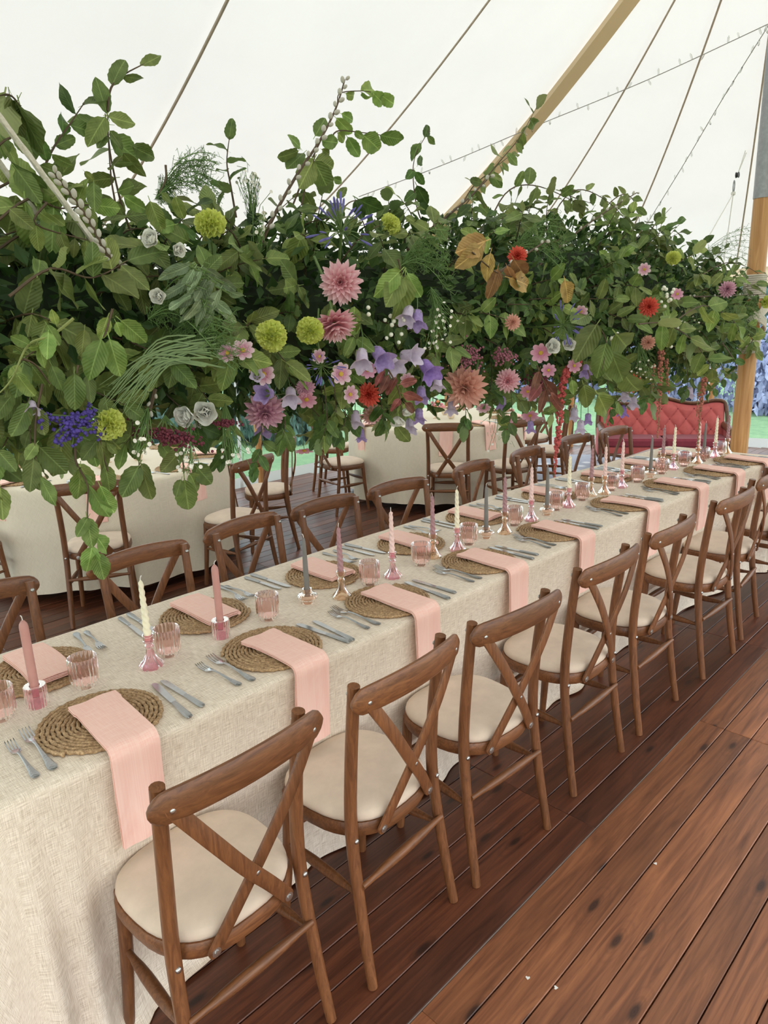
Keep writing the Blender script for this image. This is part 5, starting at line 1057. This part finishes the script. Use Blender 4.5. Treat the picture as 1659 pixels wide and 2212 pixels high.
for px, py, d, v, fc in [(822, 770, 50, 'bell', D_ * .8 + R_ * .6), (848, 785, 46, 'bellpale', D_ * .9 + R_ * .8), (925, 798, 48, 'bellviolet', D_ * .9 + R_ * .7), (782, 776, 46, 'bellpale', D_ * 1.2), (902, 690, 40, 'bell', D_ * 1.6), (880, 680, 40, 'bellpale', D_ * 1.2 + L_ * .4), (575, 850, 42, 'bell', L_ * .5), (628, 855, 40, 'bellpale', D_ * .9), (570, 918, 46, 'bell', D_ * 2.2), (886, 768, 44, 'bellpale', R_ * 1.3), (945, 826, 32, 'bellpale', D_ * 2), (910, 852, 34, 'bell', D_ * 1.6), (555, 812, 30, 'bellpale', U_ * .2), (780, 940, 26, 'bell', D_ * 2.4), (905, 898, 30, 'bell', D_ * 1.8), (768, 905, 34, 'bellpale', D_ * 2), (885, 920, 32, 'bellpale', D_ * 1.2), (1146, 922, 24, 'bell', D_ * 2.4), (1350, 852, 26, 'bellpale', D_ * 2), (1346, 888, 24, 'bellviolet', D_ * 2.4), (1368, 868, 26, 'bellpale', D_ * 1.6), (1240, 895, 26, 'bellpale', D_ * 2), (1254, 922, 26, 'bellpale', D_ * 2), (1270, 905, 22, 'bell', D_ * 2), (1150, 850, 24, 'bellpale', D_), (1265, 800, 26, 'bell', D_), (975, 880, 28, 'bellpale', D_ * 1.5), (1085, 870, 26, 'bell', D_ * 1.6), (1490, 848, 22, 'bellpale', D_ * 2), (70, 880, 30, 'bellpale', D_)]:
    flower('bell', v, px, py, d, {'bell': 'lilac', 'bellpale': 'pale lilac', 'bellviolet': 'violet'}[v] + ' bellflower hanging in the arrangement', fc, 1.14, 'bellflowers: ' + v)
for px, py, d, fc, lab in [(330, 518, 38, L_ * .6 + U_ * .3, 'white lisianthus bud beside the pussy willow'), (384, 540, 28, R_ * .5, 'smaller half-open white lisianthus beside the first bud'), (343, 640, 32, L_ * .3, 'white lisianthus nestled in the asparagus fern'), (404, 898, 44, L_ * .6 + D_ * .2, 'white lisianthus bloom hanging over the round table, turned aside'), (443, 890, 48, D_ * .15, 'fully open white lisianthus hanging over the round table'), (858, 905, 30, D_ * 1.4, 'half-open white lisianthus hanging beside the bellflowers'), (1192, 748, 30, R_ * .3, 'white lisianthus above the hanging red amaranth'), (1230, 742, 26, D_ * .2, 'small white lisianthus beside the red amaranth'), (425, 918, 22, D_ * 1.5, 'green-white lisianthus bud below the open pair'), (880, 885, 24, D_ * 1.2, 'small lisianthus bud beside the half-open bloom')]:
    flower('liz', '', px, py, d * 1.15, lab, fc, 1.2)
for px, py, d, fc, lab in [(737, 500, 150, U_ * 1.0, 'large blue agapanthus head above the pink dahlia'), (695, 790, 100, D_ * 1.2, 'dark blue agapanthus head hanging among the cosmos'), (1215, 702, 100, R_ * 1.0, 'blue agapanthus head turned towards the sofa')]:
    flower('aga', '', px, py, d, lab, fc, 1.12)

# clusters: statice, sedum, amaranth, snowberry, waxflower
def blob_cloud(P, rad, sub=1): 
    g = G()
    for p in P: g.join(ico(rad * random.uniform(.7, 1.25), tuple(p), sub))
    return g
def along_px(pts, k): return [env_hit(x, y, k) for x, y in pts]
t = None
st = UX(255, 905, -1.5); t = thing('statice', 'purple statice sprays hanging at the open end of the arrangement', 'statice', tuple(st))
for (x0, y0, x1, y1, n) in [(160, 915, 95, 898, 26), (165, 900, 120, 935, 22), (160, 905, 125, 965, 26), (200, 890, 192, 880, 10), (200, 905, 150, 905, 26), (215, 925, 170, 925, 22), (185, 935, 150, 930, 16), (100, 900, 88, 920, 14), (195, 880, 185, 905, 14), (160, 940, 156, 965, 8), (225, 935, 205, 940, 8)]:
    A0, B0 = UX(x0, y0, -1.5), UX(x1, y1, -1.5); obj('flower_spike', blob_cloud([A0 + (B0 - A0) * random.random() + np.array(rv(.006)) - st for _ in range(int(n * 1.3))], .0042), M['statice'], t)['kind'] = 'stuff'
    obj('stem', tube([Vector((0, 0, 0)), Vector(tuple(A0 - st)) + Vector((0, 0, .004)), Vector(tuple(B0 - st))], .0016, 5), M['stem'], t)
def umbel(px, py, wx, wy, m, lab, X=None, k=1.1, n=150, tilt=0):
    p = env_hit(px, py, k) if X is None else UX(px, py, X); s = depth(p) / CF; t = thing('sedum', lab, 'sedum', tuple(p)); g = G(); rx_, up_ = Vector(CM[0]), Vector((0, 0, 1)); cdv = camdir(p)
    for _ in range(n):
        u, v = random.gauss(0, .28), random.gauss(0, .25); q = rx_ * (u * wx * s) + up_ * (v * wy * s + tilt * u * wx * s) + cdv * (.02 * (1 - u * u * 3) + random.uniform(-.012, .004)); g.join(ico(.0042 * random.uniform(.8, 1.4) * max(.8, s * 600), tuple(q), 1))
    obj('flower_head', g, M[m], t)['kind'] = 'stuff'
    for kk in range(5): obj('stalk', tube([tuple(rx_ * (wx * s * (kk - 2) * .15)), tuple(-cdv * .05 + Vector((0, 0, .05)))], .002, 5), M['stem'], t)
umbel(362, 943, 118, 36, 'sedum', 'long burgundy sedum head hanging over the round table', -1.5, n=260, tilt=-.12); umbel(490, 914, 44, 16, 'sedum', 'small burgundy sedum head beside the open white lisianthus', -1.52, n=90); umbel(1007, 768, 60, 50, 'sedpink', 'dusky mauve sedum head above the wide peach dahlia', n=170); umbel(1088, 770, 40, 36, 'sedpink', 'small dusky sedum beside the round pink dahlia', n=90); umbel(1165, 830, 54, 44, 'sedum', 'dark red sedum beside the russet leaves', n=150); umbel(15, 0, 1, 1, 'sedum', 'x', -1.5, n=1) if False else None
def amaranth(pts, w0, w1, m, lab, X):
    P = smoothpts([UX(x, y, X) for x, y in pts], 8); o = P[0]; t = thing('amaranth', lab, 'amaranth', tuple(o)); g = G(); n = len(P)
    for i, p in enumerate(P):
        u = i / (n - 1); R_w = (w0 + (w1 - w0) * u)
        for _ in range(7): d = rv(1); d.normalize(); g.join(ico(R_w * .5 * random.uniform(.6, 1.1), tuple(Vector(tuple(p - o)) + d * R_w * .75), 1))
    obj('tassel', g, M[m], t); obj('stem', tube([tuple(Vector(tuple(p - o))) for p in P], .002, 5), M['stem'], t); return t
amaranth([(1258, 735), (1245, 785), (1225, 800), (1213, 850), (1207, 930), (1203, 960)], .021, .014, 'amar', 'long red amaranth tassel trailing towards the long table', -1.55); amaranth([(1202, 965), (1200, 1000), (1197, 1030)], .011, .004, 'amar', 'thin red tip of the trailing amaranth over the chair backs', -1.55)
amaranth([(1428, 760), (1426, 820), (1424, 880), (1420, 945)], .020, .007, 'amarb', 'rust amaranth tassel hanging in front of the sofa middle', -1.62); amaranth([(1440, 780), (1442, 830), (1445, 850)], .012, .005, 'amarb', 'short rust amaranth tassel beside the longer one', -1.62); amaranth([(1522, 820), (1516, 860), (1512, 900), (1506, 970)], .018, .008, 'amarb', 'rust amaranth tassel hanging in front of the sofa end nearest the pole', -1.62); amaranth([(1508, 850), (1505, 900)], .008, .004, 'amarb', 'thin rust amaranth strand beside the tassel near the pole', -1.62); amaranth([(1412, 790), (1410, 850)], .010, .004, 'amarb', 'thin rust amaranth strand above the sofa middle', -1.62)
berm = mesh('berry', ico(1.0, (0, 0, 0), 2), M['berry'])
for px, py, w, n, lab in [(848, 705, 46, 11, 'cluster of white snowberries above the lilac bellflowers'), (1440, 632, 40, 13, 'cluster of white snowberries beside the coral dahlia'), (1447, 742, 24, 6, 'few white snowberries low beside the sofa'), (1330, 735, 22, 6, 'few white snowberries among pale beech leaves'), (795, 672, 14, 2, 'two white snowberries near the big pink dahlia')]:
    p = env_hit(px, py, 1.16); s = depth(p) / CF; t = thing('snowberry_sprig', lab, 'berries', tuple(p)); rr_ = .0062 * 1.05 if px < 1000 else .009
    for _ in range(n):
        q = Vector(CM[0]) * (random.gauss(0, .3) * w * s) + Vector((0, 0, 1)) * (random.gauss(0, .35) * w * s) + camdir(p) * random.uniform(-.01, .015); inst('berry', berm, t, Matrix.Translation(q) @ Matrix.Scale(rr_ * random.uniform(.85, 1.1), 4)); obj('stalk', tube([tuple(q), tuple(q * .5 - camdir(p) * .04)], .0012, 4), M['stem'], t)
waxfm = mesh('floret', loft([[(r_ * math.cos(a), r_ * math.sin(a), z) for a in np.linspace(0, 2 * PI, 9)[:-1]] for r_, z in ((.2, -.3), (.45, .0), (1.0, .25), (.55, .12), (.1, .1))]), M['wax'])
def waxflower(px, py, w, h, n, lab, root, X=None):
    p = env_hit(px, py, 1.16) if X is None else UX(px, py, X); s = depth(p) / CF; t = thing('waxflower_sprig', lab, 'waxflower', tuple(p)); rt = Vector(tuple((UX(root[0], root[1], p[0] - .05)) - p))
    for i in range(n):
        q = Vector(CM[0]) * (random.gauss(0, .33) * w * s) + Vector((0, 0, 1)) * (random.gauss(0, .33) * h * s) + camdir(p) * random.uniform(-.02, .03); inst('floret', waxfm, t, Matrix.Translation(q) @ (camdir(p) + rv(.6)).to_track_quat('Z', 'Y').to_matrix().to_4x4() @ Matrix.Scale(.0052, 4))
        obj('stalk', tube([tuple(q), tuple(q * .55 + rt * .3 + rv(.006)), tuple(rt)], .0009, 4), M['fern'], t)
    g = G()
    for i in range(n * 6):
        u = random.random(); q = rt * u + Vector(CM[0]) * random.gauss(0, .3) * w * s * (1 - u) + Vector((0, 0, 1)) * random.gauss(0, .3) * h * s * (1 - u); d = (-rt).normalized() * .018 + rv(.008); g.join(tube([tuple(q), tuple(q + d)], .0008, 3, cap=False))
    q = obj('needles', g, M['fern'], t); q['kind'] = 'stuff'
for a in [(538, 385, 44, 50, 22, 'tall white waxflower spray above the yellow carnation', (545, 520)), (565, 480, 30, 60, 9, 'sparse waxflower stems beside the tall pussy willow', (550, 600)), (958, 690, 50, 70, 24, 'white waxflower spray hanging beside the dusky sedum', (930, 620)), (305, 965, 34, 40, 14, 'white waxflower hanging below the burgundy sedum', (320, 880), -1.5), (405, 1000, 36, 50, 13, 'white waxflower hanging among the lowest beech leaves', (410, 900), -1.52), (515, 985, 60, 24, 12, 'white waxflower hanging beside the grass gap', (480, 880), -1.52), (1080, 950, 60, 60, 6, 'bare waxflower stems hanging over the round table', (1080, 850)), (1480, 690, 50, 60, 26, 'white waxflower haze near the timber pole', (1450, 720)), (1390, 800, 50, 50, 18, 'white waxflower haze above the sofa', (1380, 740)), (1260, 860, 30, 50, 10, 'white waxflower strands near the red amaranth', (1270, 790)), (935, 720, 40, 60, 14, 'white waxflower strands behind the violet bellflower', (940, 640))]: waxflower(*a)
catm = mesh('catkin', ico(1.0, (0, 0, 0), 2, (.62, .62, 1.0)), M['catkin'])
def willow(pts, X, n, size, lab):
    P = smoothpts([UX(x, y, X) for x, y in pts], 8); o = P[0]; t = thing('pussy_willow', lab, 'willow stem', tuple(o)); obj('stem', tube([tuple(Vector(tuple(p - o))) for p in P], interp([.0055, .004, .002], 3, len(P)), 6), M['twig'], t)
    for i in range(n):
        u = .12 + .88 * i / (n - 1) if n > 1 else .5; k = min(len(P) - 2, int(u * (len(P) - 1))); p = Vector(tuple(P[k] + (P[k + 1] - P[k]) * (u * (len(P) - 1) - k) - o)); tg = Vector(tuple(P[k + 1] - P[k])).normalized(); sd = tg.cross(camdir(P[k])).normalized() * (1 if i % 2 else -1); d = (tg + sd * .5 + rv(.1)).normalized()
        inst('catkin', catm, t, Matrix.Translation(p + d * size * .9 + sd * .002) @ d.to_track_quat('Z', 'Y').to_matrix().to_4x4() @ Matrix.Scale(size * random.uniform(.8, 1.15), 4))
willow([(545, 570), (590, 470), (640, 380), (690, 305), (725, 235), (745, 172)], -1.70, 24, .0105, 'tallest pussy willow stem with grey catkins pointing at the roof'); willow([(300, 600), (240, 560), (185, 465), (118, 376)], -1.52, 26, .0088, 'pussy willow stem lying beside the white suspension rope'); willow([(880, 540), (950, 480), (1010, 430), (1060, 380)], -1.75, 12, .010, 'pussy willow stem crossing the tan roof band'); willow([(1120, 620), (1200, 540), (1290, 470), (1376, 416)], -1.72, 18, .010, 'pussy willow stem rising above the orange blooms'); willow([(1060, 600), (1120, 560), (1180, 520)], -1.5, 8, .010, 'short pussy willow stem behind the dry tan leaves'); willow([(335, 840), (322, 890), (308, 925)], -1.55, 6, .0075, 'short pussy willow stem hanging over the round table'); willow([(1440, 640), (1540, 640), (1660, 635)], -1.6, 10, .009, 'pussy willow stem lying across the pole lashing')
def fern(px, py, w, h, lab, X=None, n=240, up=.2):
    p = env_hit(px, py, 1.1) if X is None else UX(px, py, X); s = depth(p) / CF; t = thing('asparagus_fern', lab, 'fern', tuple(p)); g = G(); rx_ = Vector(CM[0])
    for b in range(7):
        A0 = rx_ * (-.5 * w * s); B0 = rx_ * (.5 * w * s) + Vector((0, 0, (b / 6 - .5) * h * s * 2 + up * h * s)); sg = []
        for i in range(9): u = i / 8; sg.append(A0 + (B0 - A0) * u + Vector((0, 0, .04 * math.sin(PI * u))) + camdir(p) * .02 * math.sin(3 * u + b))
        g.join(tube([tuple(q) for q in sg], .0011, 4))
        for i in range(n // 7):
            u = random.random(); q = A0 + (B0 - A0) * u + Vector((0, 0, .04 * math.sin(PI * u))); d = (rx_ * random.uniform(.2, 1) + Vector((0, 0, random.uniform(-1, 1))) + rv(.3)).normalized() * random.uniform(.02, .045)
            g.join(tube([tuple(q), tuple(q + d)], .0007, 3, cap=False))
            for _ in range(5): z = q + d * random.random(); g.join(tube([tuple(z), tuple(z + rv(.006))], .0006, 3, cap=False))
    o_ = obj('needles', g, M['fern'], t); o_['kind'] = 'stuff'
fern(385, 690, 130, 70, 'feathery asparagus fern in front of the sage foliage', n=200); fern(420, 760, 170, 50, 'feathery asparagus fern above the grassy stems', n=240); fern(400, 430, 130, 50, 'feathery asparagus fern against the canvas', -1.8, 300, .8); fern(915, 575, 100, 60, 'feathery asparagus fern beside the dry tan leaves', n=260); fern(1160, 540, 110, 50, 'feathery asparagus fern behind the coral dahlia', n=220); fern(1570, 690, 130, 40, 'feathery asparagus fern beside the pole lashing', -1.5, 260); fern(1560, 560, 110, 40, 'wispy fern tips beside the timber pole', -1.7, 160, .6)
gt = thing('grass_bundle', 'long green grass blades slanting down to the yellow carnation', 'grass', tuple(UX(450, 750, -1.48)))
o = UX(450, 750, -1.48)
for k in range(34):
    A0 = UX(440 + random.uniform(-40, 60), 750 + random.uniform(-25, 45), -1.48) - o; B0 = UX(225 + random.uniform(-15, 90), 880 + random.uniform(-60, 20), -1.5) - o; mid_ = (A0 + B0) / 2 + np.array([0, 0, .03 + .02 * random.random()])
    obj('blade', tube(smoothpts([A0, mid_, B0], 4), interp([.0025, .0022, .0006], 3, 9), 4), M['grass'], gt)
# greenery hanging straight down under the middle
random.seed(3)
for x, y0, y1, kd in [(700, 870, 950, 'b_dark'), (740, 880, 930, 'b_dark'), (610, 900, 940, 'b_dark'), (820, 870, 920, 'b_dark'), (1100, 850, 930, 'b_dark'), (1310, 830, 900, 'b_dark'), (1400, 820, 870, 'b_dark'), (1480, 800, 850, 'b_dark'), (1000, 850, 920, 'b_dark'), (560, 900, 1010, 'b_dark'), (480, 900, 990, 'b_dark'), (720, 860, 900, 'b_mid'), (280, 900, 960, 'b_mid'), (60, 900, 1010, 'b_mid')]:
    branch([UX(x, y0 - 40, -1.6), UX(x + 6, (y0 + y1) / 2, -1.56), UX(x + random.uniform(-12, 12), y1, -1.55)], 7, .055, kd, 'thin leafy strand trailing below the hanging arrangement', 'strands trailing below the arrangement', .2, .0018, None, .8)
conf = mesh('paper_confetti', G().add([(0, -.006, 0), (.006, .001, 0), (.0045, .005, 0), (0, .003, 0), (-.0045, .005, 0), (-.006, .001, 0)] + [(0, -.006, .0006), (.006, .001, .0006), (.0045, .005, .0006), (0, .003, .0006), (-.0045, .005, .0006), (-.006, .001, .0006)], [(6, 7, 8, 9), (6, 9, 10, 11), (3, 2, 1, 0), (5, 4, 3, 0)] + [(i, (i + 1) % 6, (i + 1) % 6 + 6, i + 6) for i in range(6)]), M['white'], smooth=False)
for x, y, a in ((1140, 2113, .5), (1201, 2134, 2.2), (1416, 1866, 1.0)):
    p = UZ(x, y, 0); tag(inst('paper_confetti', conf, None, Matrix.Translation((p[0], p[1], .0008)) @ Matrix.Rotation(a, 4, 'Z')), 'tiny white paper heart lying on the plank floor', 'confetti', 'paper hearts on the floor')
# suspension ropes of the beam
for pts, lab in [([(265, 605), (130, 430), (0, 262), (-160, 50)], 'white twisted rope rising from the flowers to the roof'), ([(90, 475), (0, 362), (-120, 200)], 'second white rope half hidden behind the beech leaves')]:
    P = [UX(x, y, -1.62 if pts[0][0] > 200 else -1.75) for x, y in pts]; P[-1] = P[-1]; d = P[-1] - P[-2]; P.append(P[-1] + d / np.linalg.norm(d) * 2.2); P = [P[0] + (P[-1] - P[0]) * u for u in np.linspace(0, 1, 260)]
    tag(obj('suspension_rope', tube(P, .0062, 8, sect=lambda a, i: 1 + .14 * math.cos(3 * a + i * .9)), M['rope']), lab, 'rope')
